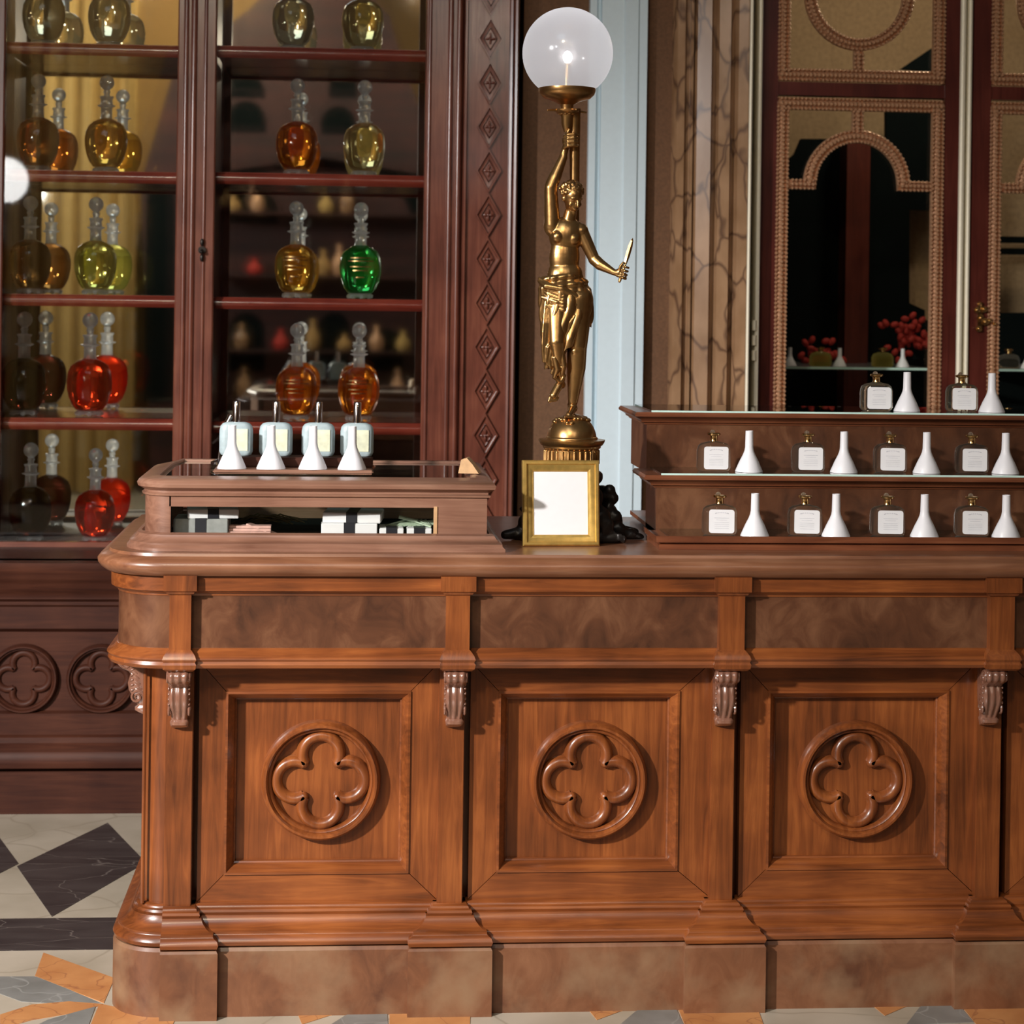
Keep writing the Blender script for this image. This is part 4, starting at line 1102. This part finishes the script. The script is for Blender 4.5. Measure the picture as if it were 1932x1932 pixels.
# carved pilaster with chain of diamonds
x0, x1 = XU(870), XU(974)
cpil = thing('carved_pilaster', ((x0 + x1) / 2, YU, ZL), 'carved mahogany pilaster with a chain of diamonds and small flowers', 'pilaster')
pts = [(x0, 2.4), (x0, YU - .01), (XU(872), YU - .022), (XU(876), YU - .022), (XU(878), YU - .008), (XU(955), YU - .008), (XU(957), YU - .018), (XU(961), YU - .020), (XU(963), YU - .010), (XU(966), YU - .022), (XU(970), YU - .024), (XU(972), YU - .012), (x1, YU - .006), (x1, 2.4)]
q = MB(); q.prism(pts, 0.0, ZU + .1, plane='XY'); q.build('shaft', 'mahog_v', cpil, ang=40)
cxp = XU(919)
pitch = (Z(405, YU) - Z(820, YU)) / 5.0
zc0 = Z(406, YU, 919)
for k in range(-7, 6):
    z_ = zc0 + pitch * k
    if z_ < ZL: continue
    q = MB(); hw_ = .040; hh = pitch / 2
    ds = [(cxp + hw_, z_), (cxp, z_ + hh), (cxp - hw_, z_), (cxp, z_ - hh)]
    rows = []
    for s_, y_ in ((1.0, YU - .008), (.99, YU - .020), (.86, YU - .020), (.80, YU - .012), (.56, YU - .011), (.52, YU - .018), (.45, YU - .011)):
        rows.append([(cxp + (a - cxp) * s_, y_, z_ + (b_ - z_) * s_) for a, b_ in ds])
    q.grid(rows, closed_u=True, caps=True)
    for m_ in range(4):
        a = PI / 2 * m_
        q.ell((cxp + .0085 * math.cos(a), YU - .017, z_ + .0105 * math.sin(a)), (.0075 if m_ % 2 == 0 else .004, .004, .004 if m_ % 2 == 0 else .0085), nu=10, nv=7)
    q.ell((cxp, YU - .019, z_), .004, nu=8, nv=6)
    q.build('carved_diamond', 'mahog_v', cpil, ang=30)

# ---- decanters
BCOL = {}
def bcol(name, c): BCOL[name] = liquid('liquid_' + name, c)
for n_, c in (('amber', (.62, .20, .03)), ('paleyellow', (.90, .78, .38)), ('brown', (.42, .20, .05)), ('yellowgreen', (.80, .80, .22)), ('red', (.85, .05, .012)), ('black', (.10, .02, .012)), ('orange', (.86, .30, .03)), ('gold', (.86, .52, .10)), ('green', (.05, .55, .12)), ('clearyellow', (.90, .84, .60))): bcol(n_, c)
BODY = [(.028, .0165), (.040, .019), (.051, .034), (.060, .056), (.0655, .082), (.0665, .106), (.0635, .130), (.055, .149), (.041, .161), (.026, .168), (.019, .171)]
NECK = [(.019, .170), (.0175, .178), (.0170, .205), (.020, .208), (.0275, .211), (.0275, .2135), (.019, .216), (.0175, .232), (.021, .238), (.0215, .242), (.016, .243)]
protos = {}
def decanter(loc, color, label, s=1.0, group='glass decanters on the cabinet shelves', gilt=False):
    key = (color, gilt)
    if key in protos:
        c = dup(protos[key], loc, label); c.scale = (s, s, s); c['group'] = group; return c
    t = thing('glass_decanter', loc, label, 'decanter', group)
    q = MB(); q.lathe(BODY, n=60, mod=lambda a, z: 1 + .010 * math.cos(10 * a) * (1 if .03 < z < .155 else .2))
    bd = q.build('body', BCOL[color], t, local=True, ang=80)
    q = MB()
    for k in range(7):
        a = 2 * PI * k / 7 + R(20); q.ell((.036 * math.cos(a), .036 * math.sin(a), .0065), (.008, .008, .0062), nu=7, nv=5)
    q.lathe([(.03, .004), (.040, .006), (.042, .012), (.034, .017)], n=14)
    q.build('foot', 'clear', t, local=True, ang=20)
    q = MB(); q.lathe(NECK, n=24, mod=lambda a, z: 1 + .03 * math.cos(8 * a)); q.build('neck', 'clear', t, local=True, ang=50)
    q = MB(); q.lathe([(.010, .2435), (.009, .250), (.012, .256), (.009, .262), (.013, .266)], n=12)
    pr = [(max(.0005, .0235 * math.cos(-PI / 2 + PI * i / 8)), .286 + .0235 * math.sin(-PI / 2 + PI * i / 8)) for i in range(9)]
    q.lathe(pr, n=24); q.build('stopper', 'clear', t, local=True, ang=60)
    if gilt:
        q = MB()
        for z_, w_ in ((.128, .5), (.118, .62), (.100, .5), (.088, .35), (.066, .2)):
            rr = .0675 if z_ < .125 else .0655
            n2 = 8
            rows = [[((rr + dr) * math.sin(w_ * (-1 + 2 * k / n2)), -(rr + dr) * math.cos(w_ * (-1 + 2 * k / n2)), z_ + dz) for k in range(n2 + 1)] for dr, dz in ((0, 0), (0.001, 0), (.001, .003), (0, .003))]
            q.grid(rows, closed_v=True)
        q.build('gilt_lettering', 'brass', bd, local=True)
    protos[key] = t
    t.scale = (s, s, s)
    return t
def shz(z_): return z_ + .0008
YS = 2.06
LB = [(76, 0, 'clearyellow', 'clear cut glass decanter of pale liquid on top left shelf, nearer the cabinet edge'), (200, 0, 'clearyellow', 'clear cut glass decanter of pale liquid on top left shelf, nearer the middle upright'),
      (68, 1, 'amber', 'amber decanter with ball stopper at left of second left-bay shelf'), (197, 1, 'gold', 'golden decanter with sparkling highlights at right of second left-bay shelf'),
      (56, 2, 'brown', 'brown decanter at left of third left-bay shelf below the white glow'), (180, 2, 'yellowgreen', 'yellow green decanter on third left-bay shelf'),
      (48, 3, 'black', 'nearly black decanter at left of fourth left-bay shelf'), (172, 3, 'red', 'bright red decanter on fourth left-bay shelf')]
for px, r, c_, lb in LB:
    decanter((X(px, YS, 500), YS, shz(zA[r])), c_, lb, 1.0 if r < 3 else 1.06)
decanter((X(58, YS, 900), YS, ZL + .001), 'black', 'nearly black decanter standing on the cabinet floor at far left', 1.0)
decanter((X(180, YS, 900), YS, ZL + .001), 'red', 'red decanter standing on the cabinet floor beside the display case', .95)
RB = [(547, 0, 'clearyellow', 'clear decanter of pale liquid at left of right bay top shelf', 0), (678, 0, 'paleyellow', 'pale decanter at right of right bay top shelf', 0),
      (557, 1, 'orange', 'orange decanter on second shelf of right bay, left of pale yellow one', 0), (684, 1, 'paleyellow', 'pale yellow decanter with bright white stopper on second shelf of right bay', 0),
      (558, 2, 'gold', 'golden decanter beside the green one on third shelf', 1), (680, 2, 'green', 'green decanter on third shelf of right bay', 1),
      (563, 3, 'orange', 'orange decanter at left on the shelf behind the frosted bottles', 1), (680, 3, 'orange', 'orange decanter at right on the shelf behind the frosted bottles', 1)]
for px, r, c_, lb, g in RB:
    decanter((X(px, YS, 500), YS, shz(zBb[r])), c_, lb, 1.0, gilt=bool(g))

# ================================================================== GLAZED DOOR (right)
YF = YD            # door leaf plane
def XD(px): return X(px, YF, 450)
def ZD(py, px=1620): return Z(py, YF, px)
ZDB, ZDT = .801, 2.78
door = thing('glazed_door', (XD(1600), YF, ZDB), 'tall dark red double leaf door with copper gilt carved tracery', 'door')
def post(a, b_, name, mat, y0=YF - .02, y1=YF + .03, rnd_=False, z1=ZDT):
    q = MB()
    if rnd_:
        xa, xb = XD(a), XD(b_); r0 = (xb - xa) / 2
        pts = [(xa, y1)] + [((xa + xb) / 2 - r0 * math.cos(PI * k / 10), y0 - r0 * math.sin(PI * k / 10)) for k in range(11)] + [(xb, y1)]
        q.prism(pts, ZDB, z1, plane='XY')
    else: q.box(XD(a), XD(b_), y0, y1, ZDB, z1)
    return q.build(name, mat, door, ang=50)
post(1396, 1402, 'bright_bead', 'palebrass', 1.90, YF + .03, rnd_=True); post(1402, 1417, 'door_jamb', 'black', YF + .00, YF + .06); post(1417, 1425, 'bright_bead', 'palebrass', 1.945, YF + .03, rnd_=True)
q = MB()
for py in (612, 640, 668): q.tube([(XD(1416), 1.938, ZD(py, 1416) - .018), (XD(1416), 1.938, ZD(py, 1416) + .014)], .0075, 10)
q.build('hinge', 'palebrass', door)
post(1425, 1462, 'leaf_stile', 'door_red'); post(1776, 1803, 'leaf_stile', 'door_red'); post(1829, 1863, 'leaf_stile', 'door_red')
post(1803, 1814, 'brass_strip', 'palebrass', rnd_=True); post(1814, 1818, 'strip_groove', 'black', YF, YF + .03); post(1818, 1826, 'brass_strip', 'palebrass', rnd_=True); post(1826, 1829, 'strip_groove', 'black', YF, YF + .03)
def beadband(q, pts, hw_, closed=False, y=YF - .012, sp=.0135, step_r=.0052):
    """carved band: flat rounded strip with a row of beads along each edge and leaf lumps in the middle. pts=(x,z)"""
    P_ = [Vector((p[0], 0, p[1])) for p in pts]
    rows = []
    N = len(P_)
    for i, p in enumerate(P_):
        a = P_[max(0, i - 1)]; b_ = P_[min(N - 1, i + 1)]
        t = (b_ - a).normalized(); n_ = Vector((t.z, 0, -t.x))
        row = []
        for u, d in ((-1, 0), (-1, .018), (-.86, .022), (-.68, .012), (-.40, .016), (0, .026), (.40, .016), (.68, .012), (.86, .022), (1, .018), (1, 0)):
            row.append(p + n_ * (u * hw_) + Vector((0, YF + .012 - d - .012, 0)))
        rows.append(row)
    q.grid(rows, closed_u=True, caps=True)
    # beads
    acc = 0; L = []
    for a, b_ in zip(P_, P_[1:]):
        d = (b_ - a).length; t = (b_ - a) / d; n_ = Vector((t.z, 0, -t.x)); s_ = sp - acc
        while s_ < d:
            c0 = a + t * s_
            q.ell(c0 + n_ * (hw_ * .84) + Vector((0, YF - .022, 0)), step_r, nu=6, nv=4)
            q.ell(c0 - n_ * (hw_ * .84) + Vector((0, YF - .022, 0)), step_r, nu=6, nv=4)
            q.ell(c0 + Vector((0, YF - .025, 0)), (hw_ * .40, .006, sp * .46) if abs(t.z) > .7 else (sp * .46, .006, hw_ * .40), nu=6, nv=4)
            s_ += sp
        acc = d - (s_ - sp)
def tracery(x_off=0.0):
    """one leaf; x_off in metres"""
    hw_ = .0195
    def PX_(px, py): p = at(px, py, YF); return (p.x + x_off, p.z)
    def XX(px): return XD(px) + x_off
    out = []
    # upper panel frame
    q = MB()
    xl, xr_ = XX(1472), XX(1764); zb_, zt_ = ZD(145), ZD(-165)
    for seg in ([(xl, zb_), (xl, zt_)], [(xr_, zb_), (xr_, zt_)], [(xl - hw_, zb_), (xr_ + hw_, zb_)], [(xl - hw_, zt_), (xr_ + hw_, zt_)]): beadband(q, seg, hw_)
    cz = ZD(-8); cx_ = XX(1613); rc = XD(1613 + 92) - XD(1613)
    beadband(q, [(cx_ + rc * math.sin(2 * PI * k / 40), cz + rc * math.cos(2 * PI * k / 40)) for k in range(41)], hw_ * .95)
    beadband(q, [(cx_, cz - rc - hw_), (cx_, zb_ + hw_)], hw_ * .8)
    q.build('upper_tracery', 'tracery', door, ang=45)
    # lower panel
    q = MB()
    zb_, zt_ = ZDB + .02, ZD(199)
    for seg in ([(xl, zb_), (xl, zt_)], [(xr_, zb_), (xr_, zt_)], [(xl - hw_, zt_), (xr_ + hw_, zt_)], [(xl - hw_, zb_), (xr_ + hw_, zb_)]): beadband(q, seg, hw_)
    cz = ZD(348); r2 = XD(1613 + 88) - XD(1613)
    beadband(q, [(cx_ + r2 * math.cos(PI - PI * k / 24), cz + r2 * math.sin(PI - PI * k / 24)) for k in range(25)], hw_ * 1.05)
    beadband(q, [(xl + hw_, cz - .004), (cx_ - r2 + hw_, cz - .004)], hw_ * .8); beadband(q, [(cx_ + r2 - hw_, cz - .004), (xr_ - hw_, cz - .004)], hw_ * .8)
    beadband(q, [(cx_, cz + r2 + hw_ * .6), (cx_, zt_ - hw_)], hw_ * .9)
    q.build('lower_tracery', 'tracery', door, ang=45)
    q = MB(); q.box(XX(1462), XX(1776), YF - .014, YF + .03, ZD(183), ZD(158)); q.build('cross_rail', 'door_red', door)
    q = MB(); q.box(XX(1462), XX(1776), YF + .004, YF + .008, ZDB, ZDT); q.build('door_pane', 'pane_door', door)
tracery(0)
tracery(XD(1863) - XD(1462))
q = MB()
for dx, dz, r0 in ((0, 0, .012), (-.012, .026, .010), (.012, .028, .010), (-.004, .045, .008), (.016, -.012, .012), (-.006, -.035, .010), (.030, -.008, .008), (.046, -.018, .006)):
    q.lathe([(r0 * .5, -.003), (r0, -.004), (r0, .002), (r0 * .5, .003)], (XD(1846) + dx, YF - .03, ZD(600, 1846) + dz), 14, 'Y')
    q.ell((XD(1846) + dx, YF - .035, ZD(600, 1846) + dz), r0 * .4)
q.box(XD(1846) - .008, XD(1846) + .008, YF - .03, YF - .021, ZD(600, 1846) - .045, ZD(600, 1846) + .05)
q.build('ornate_handle', 'brass', door, ang=50)

# glass shelf with goods seen behind the door
YG = 2.62
gz = Z(692, YG, 1620)
q = MB(); q.box(X(1440, YG, 690), X(1750, YG, 690), YG - .06, yk, gz - .008, gz); q.box(X(1440, YG, 690), X(1750, YG, 690), YG - .062, YG - .0602, gz - .008, gz, 1)
o = q.build('glass_shelf', ['clear', 'glassedge'], origin=(X(1600, YG, 690), YG, gz)); tag(o, 'thin bright edged glass shelf seen behind the left leaf of the door', 'shelf')
q = MB(); q.box(X(1868, YG, 690), X(2250, YG, 690), YG - .06, yk, gz - .008, gz); q.box(X(1868, YG, 690), X(2250, YG, 690), YG - .062, YG - .0602, gz - .008, gz, 1)
o = q.build('glass_shelf', ['clear', 'glassedge'], origin=(X(2000, YG, 690), YG, gz)); tag(o, 'glass shelf seen behind the right leaf of the door', 'shelf')
sF = 1.0
for i, (px, lb) in enumerate(((1490, 'funnel on the glass shelf behind the door, left of the yellowish bottle'), (1584, 'funnel on the glass shelf behind the door, right of the yellowish bottle'), (1703, 'funnel on the glass shelf behind the door, nearest its right edge'), (1938, 'funnel partly cut off behind the right door leaf'))):
    c = dup(f0, (X(px, YG, 690), YG, gz + .0005), lb, 'white funnels behind the glazed door'); c.scale = (.78, .78, .70)
for px, lb in ((1548, 'yellowish bottle on glass shelf behind the door, between two funnels'), (1665, 'greenish bottle on glass shelf behind the door, right of dark red column'), (1903, 'small bottle seen through the right door leaf')):
    c = dup(protos[('yellowgreen', False)], (X(px, YG, 690), YG, gz + .0005), lb, 'bottles behind the glazed door'); bpy.data.objects[c.name]
    bpy.context.view_layer.update()
    for ch in list(c.children): bpy.data.objects.remove(ch)
    q = MB(); loft_rr(q, [(0, .062, .028, .010), (.004, .078, .035, .014), (.034, .078, .035, .014), (.046, .066, .034, .014), (.052, .030, .026, .012)]); q.build('bottle_body', liquid('pale_cologne', (.85, .82, .35), .45) if px < 1800 else 'clear_warm', c, local=True, ang=60)
    q = MB(); q.lathe([(.009, .0525), (.0088, .060), (.016, .064), (.016, .068), (.008, .070)], n=20); q.build('cap', 'brass', c, local=True)
    c.name = 'cologne_bottle'; c['category'] = 'bottle'
def bouquet(px, py, wpx, hpx, label, Y, n, seed):
    rr = random.Random(seed); c0 = at(px, py, Y); s_ = (Y - CY) / F
    zbase = gz if Y < 2.8 else 0
    t = thing('red_flowers', (c0.x, Y, c0.z), label, 'flowers')
    q = MB()
    for k in range(n):
        q.ell((c0.x + rr.gauss(0, .38) * wpx * s_ / 1.4, Y + rr.uniform(-.03, .03), max(gz + .012, c0.z + rr.gauss(0, .38) * hpx * s_ / 1.4)), (.017, .012, .012), Matrix.Rotation(rr.random() * 3, 3, 'Y'), nu=8, nv=5)
    q.build('petals', 'red_flower', t)
    q = MB(); hh = c0.z - gz; q.tube([(c0.x, Y, gz + .01), (c0.x, Y, c0.z)], .006, 6); q.lathe([(.02, gz + .0006), (.03, gz + hh * .2), (.015, gz + hh * .4), (.02, gz + hh * .5)], (c0.x, Y, 0), 16)
    q.build('vase', 'black', t)
bouquet(1722, 635, 95, 75, 'red flower bunch behind the door glass near its right edge', 2.95, 60, 3)
bouquet(1545, 668, 80, 40, 'red flower bunch behind the yellowish bottle inside the door', 2.95, 26, 5)
point('inner_fill', (X(1750, 2.7), 2.45, 2.75), 15, (1.0, .85, .65), .1)  # unseen light added to brighten the boards behind the door

# ================================================================== OPPOSITE SIDE OF THE ROOM (seen in the mirrors)
def mir(px, py, Yr):
    p = at(px, py, 2 * YM - Yr); return Vector((p.x, Yr, p.z))
YR = -6.3
cu = thing('gold_curtain', (mir(130, 500, YR).x, YR, 0), 'gold curtain across the room reflected in the cabinet mirror', 'curtain')
xa, xb = mir(-150, 500, YR).x, mir(255, 500, YR).x
q = MB(); rows = []
N = 160
for z_ in (0.02, 4.6):
    rows.append([(xa + (xb - xa) * k / N, YR + .05 * math.sin(k * .42) + .025 * math.sin(k * .9 + 1), z_) for k in range(N + 1)])
q.grid(rows); rows2 = [[(p[0], p[1] - .01, p[2]) for p in r_2] for r_2 in rows]; q.grid(rows2)
q.build('cloth', 'curtain', cu, ang=60)
fc = thing('far_cabinet', (mir(560, 500, YR).x, YR, 0), 'dark arched wooden cabinet across the room reflected in the mirrors', 'cabinet')
def MV(px, py): p = mir(px, py, YR); return (p.x, p.z)
q = MB(); q.prism([MV(264, 2400), MV(264, 345), MV(330, 120), MV(470, 15), MV(600, -120), MV(735, 30), MV(760, 120), MV(800, 220), MV(900, 600), MV(900, 2400)], YR - .35, YR - .05)
q.v = [Vector((v.x, v.y, max(.0, v.z))) for v in q.v]
q.build('cabinet_front', 'farred', fc)
def arch(a, b_, pt, pb):
    x0, z0_ = MV(a, pb); x1, z1_ = MV(b_, pt)
    if x0 > x1: x0, x1 = x1, x0
    r0 = (x1 - x0) / 2; pts = [(x0, z0_), (x1, z0_), (x1, z1_ - r0)] + [((x0 + x1) / 2 + r0 * math.cos(PI * k / 10), z1_ - r0 + r0 * math.sin(PI * k / 10)) for k in range(1, 10)] + [(x0, z1_ - r0)]
    return pts
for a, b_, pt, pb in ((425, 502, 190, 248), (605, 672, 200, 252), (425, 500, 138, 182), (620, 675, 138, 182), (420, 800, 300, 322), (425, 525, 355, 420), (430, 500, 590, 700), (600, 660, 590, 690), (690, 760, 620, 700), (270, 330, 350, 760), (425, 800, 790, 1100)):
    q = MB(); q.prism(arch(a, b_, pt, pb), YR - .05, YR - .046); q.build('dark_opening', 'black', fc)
q = MB()
for py in (402, 520, 660, 752): q.box(mir(420, py, YR).x, mir(800, py, YR).x, YR - .05, YR + .12, mir(600, py, YR).z - .02, mir(600, py, YR).z)
q.build('cabinet_shelf', 'farred', fc)
va = None
cols = ['tanwall', 'tracery', 'curtain', 'marblecol', 'red_flower', 'tanwall']
spots = [(440, 402), (485, 402), (615, 402), (655, 402), (480, 520), (610, 520), (540, 520), (640, 520), (700, 520), (455, 660), (530, 660), (590, 660), (650, 660), (710, 660), (760, 660), (460, 752), (510, 752), (600, 752), (700, 752), (750, 752)]
for i, (px, py) in enumerate(spots):
    p = mir(px, py, YR + .05)
    zt_ = mir(600, py, YR).z + .001
    hh = (.13, .20, .16, .24)[i % 4]
    q = MB(); q.lathe([(.045, 0), (.06, hh * .25), (.05, hh * .5), (.018, hh * .75), (.022, hh)], n=14)
    o = q.build('far_jar', cols[i % 6], local=True, ang=50); o.location = (p.x, YR + .04, zt_)
    tag(o, 'small dim jar among those reflected from the cabinet across the room', 'jar', 'jars on the far cabinet')
p = mir(626, 752, YR); q = MB(); q.box(-.06, .06, -.04, .04, 0, .13)
o = q.build('white_carton', 'paper', local=True); o.location = (p.x, YR + .12, mir(600, 752, YR).z + .001); tag(o, 'white carton on far cabinet, reflected behind the orange decanters', 'carton')
# far globe lamp reflected at the left
p = mir(44, 352, -5.2)
fl2 = thing('standing_globe_lamp', (p.x, -5.2, 0), 'bright globe lamp across the room reflected at left edge of cabinet', 'lamp')
q = MB(); q.ell((p.x, -5.2, p.z), .155); q.build('globe', 'farlamp', fl2, ang=80)
q = MB(); q.lathe([(.16, 0), (.16, .02), (.03, .06), (.018, .1), (.018, p.z - .18), (.05, p.z - .15), (.06, p.z - .12)], (p.x, -5.2, 0), 20); q.build('stand', 'iron', fl2)
